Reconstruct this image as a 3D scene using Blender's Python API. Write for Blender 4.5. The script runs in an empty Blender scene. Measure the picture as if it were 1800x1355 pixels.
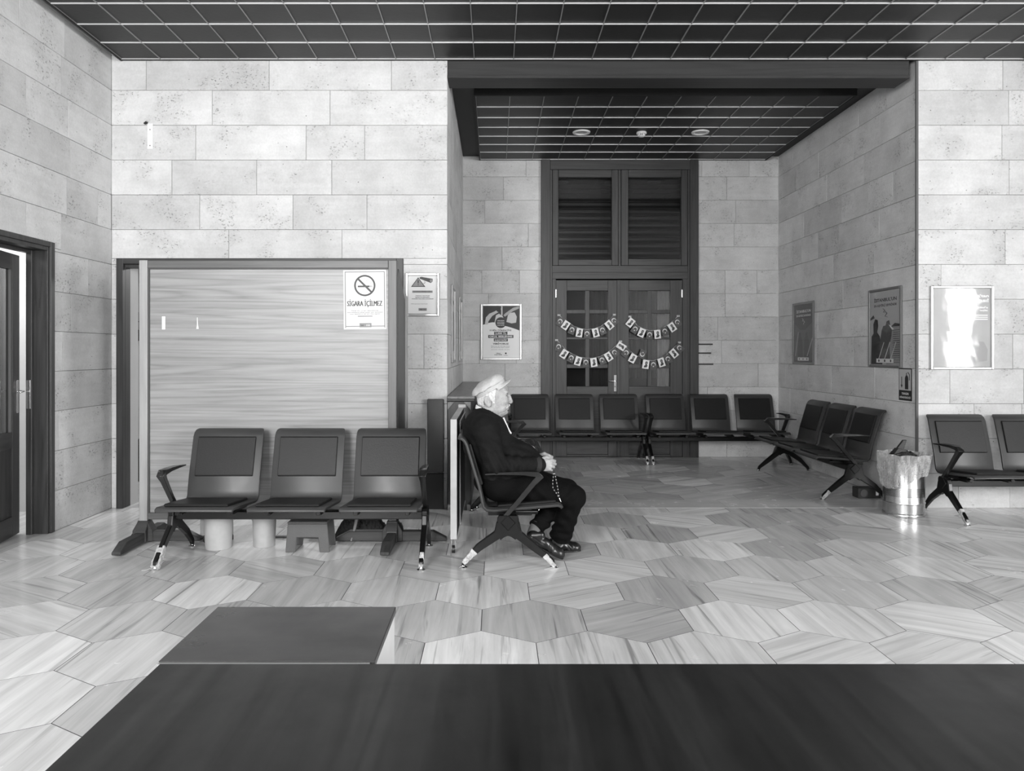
import bpy, bmesh, math, random
import numpy as np
from mathutils import Vector, Matrix
PI = math.pi
C = bpy.context.scene.collection
sc = bpy.context.scene

# ------------------------------------------------------------ camera, world, light, exposure
F = 1297.0
cam = bpy.data.objects.new('camera', bpy.data.cameras.new('camera')); C.objects.link(cam)
cam.data.sensor_width = 36.0
cam.data.lens = 36.0 * F / 1800.0
cam.data.shift_x = 30.0 / 1800.0
cam.data.shift_y = -57.5 / 1800.0
cam.data.clip_start = 0.05
cam.location = (0, 0, 1.4)
cam.rotation_euler = (PI / 2, 0, 0)
sc.camera = cam
w = bpy.data.worlds.new('world'); sc.world = w; w.use_nodes = True
w.node_tree.nodes['Background'].inputs[0].default_value = (0.75, 0.75, 0.75, 1)
w.node_tree.nodes['Background'].inputs[1].default_value = 0.5
sc.view_settings.view_transform = 'Standard'
sc.view_settings.look = 'None'
sc.view_settings.gamma = 1.0
sc.view_settings.use_curve_mapping = False
sc.view_settings.exposure = 0.14

def area(name, loc, rot, sx, sy, power):
    l = bpy.data.lights.new(name, 'AREA'); l.shape = 'RECTANGLE'; l.size = sx; l.size_y = sy; l.energy = power
    l.color = (1, 1, 1)
    o = bpy.data.objects.new(name, l); C.objects.link(o); o.location = loc; o.rotation_euler = rot
    return o
# daylight of the windows in the walls behind the camera and off to the right
area('side_light', (7.93, -1.35, 2.6), (0, PI / 2, 0), 2.2, 1.7, 500)  # fill light added to even out the left and right walls
area('side_light', (7.93, .70, 1.85), (0, PI / 2, 0), 2.5, .58, 150)
area('side_light', (7.93, 2.9, 2.6), (0, PI / 2, 0), 2.2, 2.2, 25)
area('daylight_rear', (-2.3, -2.42, 2.6), (PI / 2, 0, 0), 1.9, 2.2, 400)
area('daylight_rear', (.95, -2.42, 2.6), (PI / 2, 0, 0), 1.6, 2.2, 160)
area('added_office_light', (-2.3, 8.3, 2.5), (0, 0, 0), 1.2, 0.8, 48)  # unseen room light added to brighten the office past the doorway
area('added_corridor_light', (-4.5, 5.6, 2.5), (0, 0, 0), 0.8, 1.2, 45)  # unseen light added so the gap beside the ajar door looks bright

# ------------------------------------------------------------ small helpers
def tag(o, label=None, cat=None, group=None, kind=None):
    if label: o['label'] = label
    if cat: o['category'] = cat
    if group: o['group'] = group
    if kind: o['kind'] = kind
    return o
def empty(name, loc=(0, 0, 0), rz=0, label=None, cat=None, group=None, kind=None):
    o = bpy.data.objects.new(name, None); C.objects.link(o); o.location = loc; o.rotation_euler = (0, 0, rz)
    o.empty_display_size = 0.1
    return tag(o, label, cat, group, kind)
def copy_tree(o, parent=None):
    c = o.copy(); C.objects.link(c); c.parent = parent
    for ch in list(o.children): copy_tree(ch, c)
    return c

class MB:
    def __init__(s): s.v = []; s.f = []
    def add(s, vs, fs):
        n = len(s.v); s.v += [tuple(p) for p in vs]; s.f += [tuple(i + n for i in f) for f in fs]; return s
    def box(s, x0, x1, y0, y1, z0, z1):
        return s.add([(x0,y0,z0),(x1,y0,z0),(x1,y1,z0),(x0,y1,z0),(x0,y0,z1),(x1,y0,z1),(x1,y1,z1),(x0,y1,z1)],
                     [(0,3,2,1),(4,5,6,7),(0,1,5,4),(1,2,6,5),(2,3,7,6),(3,0,4,7)])
    def slab(s, poly, d0, d1, axis='y'):
        """extrude a 2-D polygon; axis y: poly is (x, z); axis x: poly is (y, z); axis z: poly is (x, y)"""
        n = len(poly)
        A = sum(poly[i][0]*poly[(i+1)%n][1]-poly[(i+1)%n][0]*poly[i][1] for i in range(n))
        if A < 0: poly = poly[::-1]
        m = {'y': lambda a, b, d: (a, d, b), 'x': lambda a, b, d: (d, a, b), 'z': lambda a, b, d: (a, b, d)}[axis]
        vs = [m(a, b, d0) for a, b in poly] + [m(a, b, d1) for a, b in poly]
        f0 = tuple(range(n)); f1 = tuple(range(2*n-1, n-1, -1))
        fs = [f0, f1] + [((i+1)%n, i, i+n, (i+1)%n+n) for i in range(n)]
        if axis != 'y': fs = [t[::-1] for t in fs]
        return s.add(vs, fs)
    def tube(s, path, rad, seg=10, sx=1.0, sy=1.0):
        P = [Vector(p) for p in path]; n = len(P)
        if not hasattr(rad, '__len__'): rad = [rad]*n
        t0 = (P[1]-P[0]).normalized()
        up = Vector((0,0,1)) if abs(t0.z) < .9 else Vector((1,0,0))
        a = t0.cross(up).normalized(); vs = []
        for i in range(n):
            t = ((P[min(i+1,n-1)]-P[i]).normalized()+(P[i]-P[max(i-1,0)]).normalized())
            t = t.normalized() if t.length > 1e-6 else t0
            a = (a - t*a.dot(t)).normalized(); b = t.cross(a)
            for k in range(seg):
                q = 2*PI*k/seg
                vs.append(P[i] + a*(math.cos(q)*rad[i]*sx) + b*(math.sin(q)*rad[i]*sy))
        fs = [(i*seg+k, i*seg+(k+1)%seg, (i+1)*seg+(k+1)%seg, (i+1)*seg+k) for i in range(n-1) for k in range(seg)]
        fs += [tuple(range(seg-1,-1,-1)), tuple((n-1)*seg+k for k in range(seg))]
        return s.add(vs, fs)
    def lathe(s, prof, seg=24, c=(0,0,0)):
        n = len(prof)
        vs = [(c[0]+r*math.cos(2*PI*k/seg), c[1]+r*math.sin(2*PI*k/seg), c[2]+z) for r, z in prof for k in range(seg)]
        fs = [(i*seg+k, i*seg+(k+1)%seg, (i+1)*seg+(k+1)%seg, (i+1)*seg+k) for i in range(n-1) for k in range(seg)]
        fs += [tuple(range(seg-1,-1,-1)), tuple((n-1)*seg+k for k in range(seg))]
        return s.add(vs, fs)
    def ribbon(s, path, thick, width, off=0.0):
        """bar along a path in the (y, z) plane; thick in that plane, width along x, centred at x = off"""
        n = len(path)
        if not hasattr(thick, '__len__'): thick = [thick]*n
        if not hasattr(width, '__len__'): width = [width]*n
        P = [Vector((p[0], p[1])) for p in path]; vs = []
        for i in range(n):
            d0 = (P[i]-P[max(i-1,0)]); d1 = (P[min(i+1,n-1)]-P[i])
            d0 = d0.normalized() if d0.length > 0 else d1.normalized()
            d1 = d1.normalized() if d1.length > 0 else d0
            t = (d0+d1).normalized(); nn = Vector((-t.y, t.x))
            m = 1/max(.55, nn.dot(Vector((-d0.y, d0.x))))
            for a, b in ((-1,-1),(1,-1),(1,1),(-1,1)):
                q = P[i] + nn*(thick[i]/2*m*b)
                vs.append((off+a*width[i]/2, q.x, q.y))
        fs = [(i*4+k, i*4+(k+1)%4, i*4+4+(k+1)%4, i*4+4+k) for i in range(n-1) for k in range(4)]
        fs += [(3,2,1,0), (n*4-4, n*4-3, n*4-2, n*4-1)]
        return s.add(vs, fs)
    def mesh(s, name, bevel=0, smooth=False, seg=1):
        me = bpy.data.meshes.new(name); me.from_pydata(s.v, [], s.f)
        bm = bmesh.new(); bm.from_mesh(me)
        bmesh.ops.recalc_face_normals(bm, faces=bm.faces)
        if bevel:
            es = [e for e in bm.edges if len(e.link_faces) == 2 and e.calc_face_angle(0) > .5]
            bmesh.ops.bevel(bm, geom=es, offset=bevel, segments=seg, profile=.5, affect='EDGES', clamp_overlap=True)
        bm.to_mesh(me); bm.free()
        if smooth:
            me.polygons.foreach_set('use_smooth', [True]*len(me.polygons))
            try: me.set_sharp_from_angle(angle=math.radians(38))
            except Exception: pass
        return me
    def build(s, name, m, parent=None, loc=(0,0,0), rz=0, bevel=0, smooth=False, seg=1):
        return obj(name, s.mesh(name, bevel, smooth, seg), m, parent, loc, rz)
def obj(name, me, m, parent=None, loc=(0,0,0), rz=0):
    o = bpy.data.objects.new(name, me); C.objects.link(o)
    if m and not me.materials: me.materials.append(m)
    o.parent = parent; o.location = loc; o.rotation_euler = (0, 0, rz)
    return o
def box(name, m, parent, x0, x1, y0, y1, z0, z1, bevel=0):
    """a box with its origin at its own middle"""
    cx, cy, cz = (x0+x1)/2, (y0+y1)/2, (z0+z1)/2
    return MB().box(x0-cx, x1-cx, y0-cy, y1-cy, z0-cz, z1-cz).build(name, m, parent, (cx, cy, cz), bevel=bevel)

# ------------------------------------------------------------ materials
def nt(name):
    m = bpy.data.materials.new(name); m.use_nodes = True
    t = m.node_tree; return m, t, t.nodes['Principled BSDF'], t.links
def g(v): return (v, v, v, 1)
def mat(name, v, rough=.5, metal=0.0, var=0.0, scale=8.0, bump=0.0, bscale=60.0, coat=0.0, stretch=(1,1,1), rv=0.0, spec=.5, orand=0.0):
    """plain grey surface with soft mottling (var), fine relief (bump), roughness variation (rv), tone per object (orand)"""
    m, t, p, L = nt(name)
    p.inputs['Base Color'].default_value = g(v); p.inputs['Roughness'].default_value = rough
    p.inputs['Metallic'].default_value = metal; p.inputs['Coat Weight'].default_value = coat; p.inputs['Coat Roughness'].default_value = .12
    p.inputs['Specular IOR Level'].default_value = spec
    tc = t.nodes.new('ShaderNodeTexCoord'); mp = t.nodes.new('ShaderNodeMapping'); mp.inputs['Scale'].default_value = stretch
    L.new(tc.outputs['Object'], mp.inputs['Vector'])
    oi = t.nodes.new('ShaderNodeObjectInfo')
    cs = t.nodes.new('ShaderNodeVectorMath'); cs.operation = 'SCALE'; cs.inputs[0].default_value = (37, 51, 23)
    L.new(oi.outputs['Random'], cs.inputs['Scale']); L.new(cs.outputs[0], mp.inputs['Location'])
    if var or rv or orand:
        n = t.nodes.new('ShaderNodeTexNoise'); n.inputs['Scale'].default_value = scale; n.inputs['Detail'].default_value = 6
        n.inputs['Roughness'].default_value = .6; L.new(mp.outputs[0], n.inputs['Vector'])
        r = t.nodes.new('ShaderNodeMapRange'); r.inputs[1].default_value = .25; r.inputs[2].default_value = .75
        r.inputs[3].default_value = v*(1-var); r.inputs[4].default_value = v*(1+var); L.new(n.outputs[0], r.inputs[0])
        mu = t.nodes.new('ShaderNodeMath'); mu.operation = 'MULTIPLY'
        r2 = t.nodes.new('ShaderNodeMapRange'); r2.inputs[3].default_value = 1-orand; r2.inputs[4].default_value = 1+orand
        L.new(oi.outputs['Random'], r2.inputs[0]); L.new(r.outputs[0], mu.inputs[0]); L.new(r2.outputs[0], mu.inputs[1])
        L.new(mu.outputs[0], p.inputs['Base Color'])
        if rv:
            r3 = t.nodes.new('ShaderNodeMapRange'); r3.inputs[1].default_value = .3; r3.inputs[2].default_value = .7
            r3.inputs[3].default_value = max(.02, rough-rv); r3.inputs[4].default_value = rough+rv
            L.new(n.outputs[0], r3.inputs[0]); L.new(r3.outputs[0], p.inputs['Roughness'])
    if bump:
        n2 = t.nodes.new('ShaderNodeTexNoise'); n2.inputs['Scale'].default_value = bscale; n2.inputs['Detail'].default_value = 5
        L.new(mp.outputs[0], n2.inputs['Vector'])
        b = t.nodes.new('ShaderNodeBump'); b.inputs['Strength'].default_value = bump; b.inputs['Distance'].default_value = .01
        L.new(n2.outputs[0], b.inputs['Height']); L.new(b.outputs[0], p.inputs['Normal'])
    return m
def wood(name, v0, v1, axis='z', rough=.45, fine=34.0, along=1.6, coat=0.0, knots=True):
    """grain drawn out along one axis, cathedral figure from a distorted wave"""
    m, t, p, L = nt(name)
    p.inputs['Roughness'].default_value = rough; p.inputs['Coat Weight'].default_value = coat; p.inputs['Coat Roughness'].default_value = .15
    tc = t.nodes.new('ShaderNodeTexCoord'); mp = t.nodes.new('ShaderNodeMapping'); oi = t.nodes.new('ShaderNodeObjectInfo')
    s = {'x': (along, fine, fine), 'y': (fine, along, fine), 'z': (fine, fine, along)}[axis]
    mp.inputs['Scale'].default_value = s
    cs = t.nodes.new('ShaderNodeVectorMath'); cs.operation = 'SCALE'; cs.inputs[0].default_value = (37, 51, 23)
    L.new(oi.outputs['Random'], cs.inputs['Scale']); L.new(cs.outputs[0], mp.inputs['Location'])
    L.new(tc.outputs['Object'], mp.inputs['Vector'])
    n = t.nodes.new('ShaderNodeTexNoise'); n.inputs['Scale'].default_value = 1.0; n.inputs['Detail'].default_value = 7; n.inputs['Roughness'].default_value = .65
    n.inputs['Distortion'].default_value = .4
    L.new(mp.outputs[0], n.inputs['Vector'])
    mp2 = t.nodes.new('ShaderNodeMapping'); mp2.inputs['Scale'].default_value = tuple(q*.16 for q in s)
    L.new(tc.outputs['Object'], mp2.inputs['Vector']); L.new(cs.outputs[0], mp2.inputs['Location'])
    n2 = t.nodes.new('ShaderNodeTexNoise'); n2.inputs['Scale'].default_value = 1.0; n2.inputs['Detail'].default_value = 2
    L.new(mp2.outputs[0], n2.inputs['Vector'])
    wv = t.nodes.new('ShaderNodeMath'); wv.operation = 'MULTIPLY'; wv.inputs[1].default_value = 40.0; L.new(n2.outputs[0], wv.inputs[0])
    sn = t.nodes.new('ShaderNodeMath'); sn.operation = 'SINE'; L.new(wv.outputs[0], sn.inputs[0])
    pw = t.nodes.new('ShaderNodeMath'); pw.operation = 'ABSOLUTE'; L.new(sn.outputs[0], pw.inputs[0])
    mx = t.nodes.new('ShaderNodeMath'); mx.operation = 'MULTIPLY_ADD'; mx.inputs[1].default_value = .22 if knots else .05
    L.new(pw.outputs[0], mx.inputs[0]); L.new(n.outputs[0], mx.inputs[2])
    r = t.nodes.new('ShaderNodeMapRange'); r.inputs[1].default_value = .34; r.inputs[2].default_value = .82
    r.inputs[3].default_value = v0; r.inputs[4].default_value = v1; L.new(mx.outputs[0], r.inputs[0])
    L.new(r.outputs[0], p.inputs['Base Color'])
    b = t.nodes.new('ShaderNodeBump'); b.inputs['Strength'].default_value = .12; b.inputs['Distance'].default_value = .004
    L.new(n.outputs[0], b.inputs['Height']); L.new(b.outputs[0], p.inputs['Normal'])
    return m
def stone_mat():
    m, t, p, L = nt('travertine'); N = t.nodes
    p.inputs['Roughness'].default_value = .75
    tc = N.new('ShaderNodeTexCoord'); mp = N.new('ShaderNodeMapping'); oi = N.new('ShaderNodeObjectInfo')
    cs = N.new('ShaderNodeVectorMath'); cs.operation = 'SCALE'; cs.inputs[0].default_value = (37, 51, 23)
    L.new(oi.outputs['Random'], cs.inputs['Scale']); L.new(cs.outputs[0], mp.inputs['Location']); L.new(tc.outputs['Object'], mp.inputs['Vector'])
    def noise(sc_, det=4, ro=.6, st=None):
        n = N.new('ShaderNodeTexNoise'); n.inputs['Scale'].default_value = sc_; n.inputs['Detail'].default_value = det; n.inputs['Roughness'].default_value = ro
        if st:
            q = N.new('ShaderNodeMapping'); q.inputs['Scale'].default_value = st; L.new(mp.outputs[0], q.inputs['Vector']); L.new(q.outputs[0], n.inputs['Vector'])
        else: L.new(mp.outputs[0], n.inputs['Vector'])
        return n.outputs[0]
    def rng(src, a, b, c, d):
        r = N.new('ShaderNodeMapRange'); L.new(src, r.inputs[0])
        for i, x in enumerate((a, b, c, d)): r.inputs[i+1].default_value = x
        return r.outputs[0]
    def mul(a, b, op='MULTIPLY'):
        q = N.new('ShaderNodeMath'); q.operation = op
        for i, x in enumerate((a, b)):
            if isinstance(x, (int, float)): q.inputs[i].default_value = x
            else: L.new(x, q.inputs[i])
        return q.outputs[0]
    tone = rng(oi.outputs['Random'], 0, 1, .56, .67)
    cloud = rng(noise(2.6, 5), .3, .7, .84, 1.08)
    fine = rng(noise(55, 4, .7), .3, .7, .92, 1.05)
    band = rng(noise(3.0, 4, .6, (1, 1, 7)), .35, .65, .965, 1.03)
    mask = rng(noise(3.4, 2), .50, .62, 0, 1)                     # patches where the stone is open-pored
    v = N.new('ShaderNodeTexVoronoi'); v.inputs['Scale'].default_value = 46; v.feature = 'F1'
    q = N.new('ShaderNodeMapping'); q.inputs['Scale'].default_value = (.7, .7, 1.15); L.new(mp.outputs[0], q.inputs['Vector']); nv = N.new('ShaderNodeTexNoise'); nv.inputs['Scale'].default_value = 70; nv.inputs['Detail'].default_value = 3; L.new(mp.outputs[0], nv.inputs['Vector'])
    va = N.new('ShaderNodeVectorMath'); va.operation = 'MULTIPLY_ADD'; va.inputs[1].default_value = (.035, .035, .035); L.new(nv.outputs['Color'], va.inputs[0]); L.new(q.outputs[0], va.inputs[2]); L.new(va.outputs[0], v.inputs['Vector'])
    thr = noise(30, 4, .7)
    pit = mul(rng(mul(v.outputs['Distance'], thr), .06, .20, 1, 0), rng(thr, .42, .52, 0, 1))
    pits = mul(pit, mask)
    v2 = N.new('ShaderNodeTexVoronoi'); v2.inputs['Scale'].default_value = 17; L.new(mp.outputs[0], v2.inputs['Vector'])
    spot = mul(rng(v2.outputs['Distance'], .05, .10, 1, 0), rng(noise(9, 2), .5, .58, 0, 1))
    hole = mul(pits, spot, 'MAXIMUM')
    dark = rng(hole, 0, 1, 1, .38)
    rough = rng(mask, 0, 1, 1.0, .95)
    c = mul(mul(mul(mul(mul(tone, cloud), fine), band), dark), rough)
    L.new(c, p.inputs['Base Color'])
    b = N.new('ShaderNodeBump'); b.inputs['Strength'].default_value = .55; b.inputs['Distance'].default_value = .006
    h = mul(mul(hole, -1.0), mul(noise(48, 4, .7), mul(mask, .7, 'ADD')), 'ADD')
    L.new(h, b.inputs['Height']); L.new(b.outputs[0], p.inputs['Normal'])
    return m
def marble_mat(name, lo, hi, rough=.22, streak=.5, tone=.1, sx=16.0, sy=1.1):
    """polished marble whose veins run along the local y axis, tone different from piece to piece"""
    m, t, p, L = nt(name); N = t.nodes
    tc = N.new('ShaderNodeTexCoord'); mp = N.new('ShaderNodeMapping'); oi = N.new('ShaderNodeObjectInfo')
    cs = N.new('ShaderNodeVectorMath'); cs.operation = 'SCALE'; cs.inputs[0].default_value = (37, 51, 23)
    L.new(oi.outputs['Random'], cs.inputs['Scale']); L.new(cs.outputs[0], mp.inputs['Location']); L.new(tc.outputs['Object'], mp.inputs['Vector'])
    def noise(st, det, ro, dist=0):
        q = N.new('ShaderNodeMapping'); q.inputs['Scale'].default_value = st; L.new(mp.outputs[0], q.inputs['Vector'])
        n = N.new('ShaderNodeTexNoise'); n.inputs['Scale'].default_value = 1; n.inputs['Detail'].default_value = det; n.inputs['Roughness'].default_value = ro
        n.inputs['Distortion'].default_value = dist; L.new(q.outputs[0], n.inputs['Vector']); return n.outputs[0]
    def rng(src, a, b, c, d):
        r = N.new('ShaderNodeMapRange'); L.new(src, r.inputs[0])
        for i, x in enumerate((a, b, c, d)): r.inputs[i+1].default_value = x
        return r.outputs[0]
    def mul(a, b):
        q = N.new('ShaderNodeMath'); q.operation = 'MULTIPLY'; L.new(a, q.inputs[0]); L.new(b, q.inputs[1]); return q.outputs[0]
    a = rng(noise((sx, sy, 1), 6, .62, .5), .3, .72, lo, hi)
    vein = rng(noise((sx*1.3, sy*.8, 1), 3, .55, .8), .60, .72, 1, 1-streak)
    cl = rng(noise((3, 1.2, 1), 3, .5), .3, .7, .9, 1.07)
    tn = rng(oi.outputs['Random'], 0, 1, 1-tone, 1+tone*.6)
    L.new(mul(mul(mul(a, vein), cl), tn), p.inputs['Base Color'])
    L.new(rng(noise((5, 5, 1), 5, .6), .3, .7, rough*.75, rough*1.4), p.inputs['Roughness'])
    return m
def glass_mat(name, refl=.12, tint=.9, rough=.02):
    """thin clear pane: mostly see-through, with a mirror share that grows at grazing angles"""
    m = bpy.data.materials.new(name); m.use_nodes = True; t = m.node_tree; t.nodes.clear(); L = t.links
    o = t.nodes.new('ShaderNodeOutputMaterial'); mx = t.nodes.new('ShaderNodeMixShader')
    tr = t.nodes.new('ShaderNodeBsdfTransparent'); tr.inputs[0].default_value = g(tint)
    gl = t.nodes.new('ShaderNodeBsdfGlossy'); gl.inputs['Roughness'].default_value = rough; gl.inputs[0].default_value = g(1)
    fr = t.nodes.new('ShaderNodeLayerWeight'); fr.inputs[0].default_value = .35
    r = t.nodes.new('ShaderNodeMapRange'); r.inputs[3].default_value = refl; r.inputs[4].default_value = .9
    ge = t.nodes.new('ShaderNodeNewGeometry'); iv = t.nodes.new('ShaderNodeMath'); iv.operation = 'SUBTRACT'; iv.inputs[0].default_value = 1; L.new(ge.outputs['Backfacing'], iv.inputs[1])
    ml = t.nodes.new('ShaderNodeMath'); ml.operation = 'MULTIPLY'; L.new(iv.outputs[0], ml.inputs[1])
    L.new(fr.outputs['Fresnel'], r.inputs[0]); L.new(r.outputs[0], ml.inputs[0]); L.new(ml.outputs[0], mx.inputs[0]); L.new(tr.outputs[0], mx.inputs[1]); L.new(gl.outputs[0], mx.inputs[2])
    L.new(mx.outputs[0], o.inputs[0]); return m

STONE = stone_mat()
MORTAR = mat('mortar', .22, .9, var=.3, scale=20)
MARBLE = marble_mat('floor_marble', .60, .90, .2, .50, .30, 15, .9)
GROUT = mat('grout', .02, .8)
STRIP = marble_mat('threshold_marble', .60, .72, .22, .15, .06, 4, .6)
COUNTER = marble_mat('dark_counter_stone', .003, .020, .34, .6, .02, 22, 1.6)
COUNTER2 = marble_mat('dark_counter_stone_far', .018, .036, .3, .3, .02, 1.2, 14)
CEIL = mat('ceiling_panel', .011, .5, var=.12, scale=6, bump=.1, bscale=30, orand=.18)
GRIDM = mat('ceiling_grid', .72, .34, .35)
GRIDD = mat('ceiling_grid_cross', .26, .4, .3)
DARKB = mat('dark_board_and_gap_shade', .008, .6, var=.2)  # dark board colour, also standing in for shade in the ceiling gaps
PLASTER = mat('plaster', .55, .8, var=.05, scale=3, bump=.1)
DOORW = wood('dark_oak', .016, .046, 'z', .42)
DOORH = wood('dark_oak_rail', .016, .046, 'x', .42)
BEAMW = wood('beam_wood', .010, .024, 'x', .5)
PANELW = wood('laminate_panel', .16, .29, 'x', .38, 42, 1.3)
POSTW = wood('laminate_post', .07, .13, 'z', .42, 30, 1.5, knots=False)
POSTL = wood('laminate_post_pale', .26, .38, 'z', .42, 30, 1.5, knots=False)
RAILW = wood('laminate_rail', .065, .12, 'x', .42, 30, 1.5, knots=False)
FOOTW = wood('foot_wood', .022, .05, 'x', .5)
CABW = wood('cabinet_wood', .014, .032, 'z', .4)
CABT = wood('cabinet_top_wood', .10, .19, 'y', .3)
STEEL = mat('chair_steel', .050, .42, .15, var=.08, scale=4, rv=.05)
PAD = mat('seat_pad', .009, .45, spec=.3, var=.1, scale=5, bump=.08, bscale=90)
FRAME = mat('cast_frame', .006, .28, .3, var=.1)
ARM = mat('armrest_plastic', .013, .24, 0, coat=.3)
CHROME = mat('chrome', .75, .14, 1.0)
TAPE = mat('tape', .45, .4, 0, var=.5, scale=40, bump=.9, bscale=70)
ALU = mat('aluminium', .42, .28, .8, var=.04)
ALUD = mat('dull_aluminium', .25, .3, .7)
PAPER = mat('paper', .68, .6)
INK = mat('ink', .02, .5)
INKG = mat('ink_grey', .03, .5)
INKM = mat('ink_mid', .20, .5)
WHITE = mat('white_plastic', .68, .4, var=.06)
BLACK = mat('black_plastic', .012, .4)
GREYP = mat('grey_plastic', .09, .5, var=.1, bump=.2, bscale=120)
GLASS = glass_mat('window_glass', .02, .80)
FILM = glass_mat('poster_film', .01, .97, .06)
# ------------------------------------------------------------ the room shell
random.seed(7)
HC = 0.3137                       # stone course height
ZT = 4.40
D1, D2 = 6.65, 9.92               # front wall plane, alcove back plane
XL, XA, XB = -3.456, -0.43, 3.81  # left wall, alcove left wall, alcove right wall

def rect_sub(r, h):
    (a, b, c, d), (e, f, p, q) = r, h
    if e >= b or f <= a or p >= d or q <= c: return [r]
    out = []
    if c < p: out.append((a, b, c, p))
    if q < d: out.append((a, b, q, d))
    z0, z1 = max(c, p), min(d, q)
    if a < e: out.append((a, e, z0, z1))
    if f < b: out.append((f, b, z0, z1))
    return out
def stone_wall(name, label, origin, rz, W, holes=(), joints={}, wmin=.42, wmax=1.0, z_to=ZT, back=.12, kmax=14):
    """ashlar wall: local x along the wall, -y out of it, each block an object of its own"""
    root = MB()
    rects = [(0, W, 0, z_to)]
    for h in holes: rects = [q for r in rects for q in rect_sub(r, h)]
    for a, b, c, d in rects: root.box(a+(.03 if a == 0 else 0), b-(.03 if b == W else 0), .012, .012+back, c, d)
    wall = root.build(name, MORTAR, None, (origin[0], origin[1], 0), rz)
    tag(wall, label, 'wall', kind='structure')
    k = 0; z = 0.0
    while z < z_to - .02:
        z1 = min(z_to, z + HC)
        if k in joints: js = list(joints[k])
        else:
            js = []; x = random.uniform(.2, .9)
            while x < W - .22: js.append(x); x += random.uniform(wmin, wmax)
        xs = [0] + [j for j in js if 0 < j < W] + [W]
        for i in range(len(xs)-1):
            parts = [(xs[i], xs[i+1], z, z1)]
            for h in holes: parts = [q for r in parts for q in rect_sub(r, h)]
            for a, b, c, d in parts:
                if b-a < .015 or d-c < .015: continue
                gx, gz, ch = .0017, .0017, .0010
                pr = random.uniform(-.0012, .0012)
                hx, hz = (b-a)/2-gx, (d-c)/2-gz
                vs = [(-hx,.012,-hz),(hx,.012,-hz),(hx,.012,hz),(-hx,.012,hz),
                      (-hx,pr+ch,-hz),(hx,pr+ch,-hz),(hx,pr+ch,hz),(-hx,pr+ch,hz),
                      (-hx+ch,pr,-hz+ch),(hx-ch,pr,-hz+ch),(hx-ch,pr,hz-ch),(-hx+ch,pr,hz-ch)]
                fs = [(0,1,5,4),(1,2,6,5),(2,3,7,6),(3,0,4,7),(4,5,9,8),(5,6,10,9),(6,7,11,10),(7,4,8,11),(8,9,10,11)]
                me = bpy.data.meshes.new('stone_block'); me.from_pydata(vs, [], fs)
                obj('stone_block', me, STONE, wall, ((a+b)/2, 0, (c+d)/2))
        z = z1; k += 1
    return wall
def px(x, Y): return (x-870)*Y/F
def pz(y, Y): return 1.4-(y-620)*Y/F
jl = lambda xs: [px(x, D1)-XL for x in xs]
wbl = stone_wall('wall_back', 'pale stone block wall behind the wooden partition, from the left corner to the recess', (XL, D1), 0, XA-XL,
    holes=[(.05, 2.63, -1, 2.25)],
    joints={12: jl([257, 473, 688]), 11: jl([373, 580]), 10: jl([344, 538, 641]), 9: jl([302, 451, 583]), 8: jl([351, 515, 645]), 7: jl([402, 601]),
            6: jl([500]), 5: jl([500]), 4: jl([745]), 3: jl([500]), 2: jl([760]), 1: jl([500]), 0: jl([735])})
stone_wall('wall_left', 'bright pale stone block wall along the left side with a dark framed door', (XL, .6), PI/2, D1-.6,
    holes=[(4.72-.6, 5.72-.6, -1, 2.22)])
jr = lambda xs: [px(x, D1)-XB for x in xs]
stone_wall('wall_right', 'bright pale stone wall carrying the shiny poster, right of the recess', (XB, D1), 0, 8.0-XB,
    joints={12: jr([1763, 1960, 2100]), 11: jr([1773, 1930]), 10: jr([1761, 1900, 2050]), 9: jr([1774, 1950]), 8: jr([1850, 2000]), 7: jr([1767, 1950])})
stone_wall('wall_alcove_back', 'pale stone block wall around the tall dark door at the back of the recess', (XA, D2), 0, XB-XA, holes=[(.62-XA, 2.73-XA, -1, 4.0)])
stone_wall('wall_alcove_left', 'narrow bright stone wall on the left of the recess above the radiator cabinet', (XA, D1), PI/2, D2-D1)
stone_wall('wall_alcove_right', 'grey pale stone wall on the right of the recess with two dark posters', (XB, D2), -PI/2, D2-D1)
# corner bead beside the recess
tag(box('trim_1', mat('bead_metal', .10, .6), None, XB-.016, XB+.004, D1-.006, D1+.012, 0, 4.03), 'thin metal corner bead on the edge between recess and right wall', 'corner trim', kind='structure')

# plain outer walls behind the camera
def shell(name, label, parts, m=PLASTER):
    b = MB()
    for p in parts: b.box(*p)
    return tag(b.build(name, m), label, 'wall', kind='structure')
shell('wall_rear', 'plain plaster wall with windows behind the viewer', [(-3.6, 8.2, -2.62, -2.5, 0, 1.5), (-3.6, 8.2, -2.62, -2.5, 3.7, ZT), (-3.6, -3.25, -2.62, -2.5, 1.5, 3.7),
    (-1.35, .05, -2.62, -2.5, 1.5, 3.7), (1.95, 8.2, -2.62, -2.5, 1.5, 3.7)])
shell('wall_side', 'plain plaster wall with windows far on the right', [(8, 8.12, -2.5, 6.65, 0, .6), (8, 8.12, -2.5, 6.65, 3.7, ZT), (8, 8.12, -2.5, -2.25, .6, 3.7), (8, 8.12, -2.25, -.45, .6, 1.5),
    (8, 8.12, -.45, .40, .6, 3.7), (8, 8.12, .40, 1.0, 3.1, 3.7), (8, 8.12, 1.0, 1.75, .6, 3.7), (8, 8.12, 1.75, 4.05, .6, 1.5), (8, 8.12, 4.05, 6.65, .6, 3.7)])
shell('wall_left_rear', 'plain plaster wall on the left beside the viewer', [(XL-.14, XL-.002, -2.5, .6, 0, ZT)])
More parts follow.
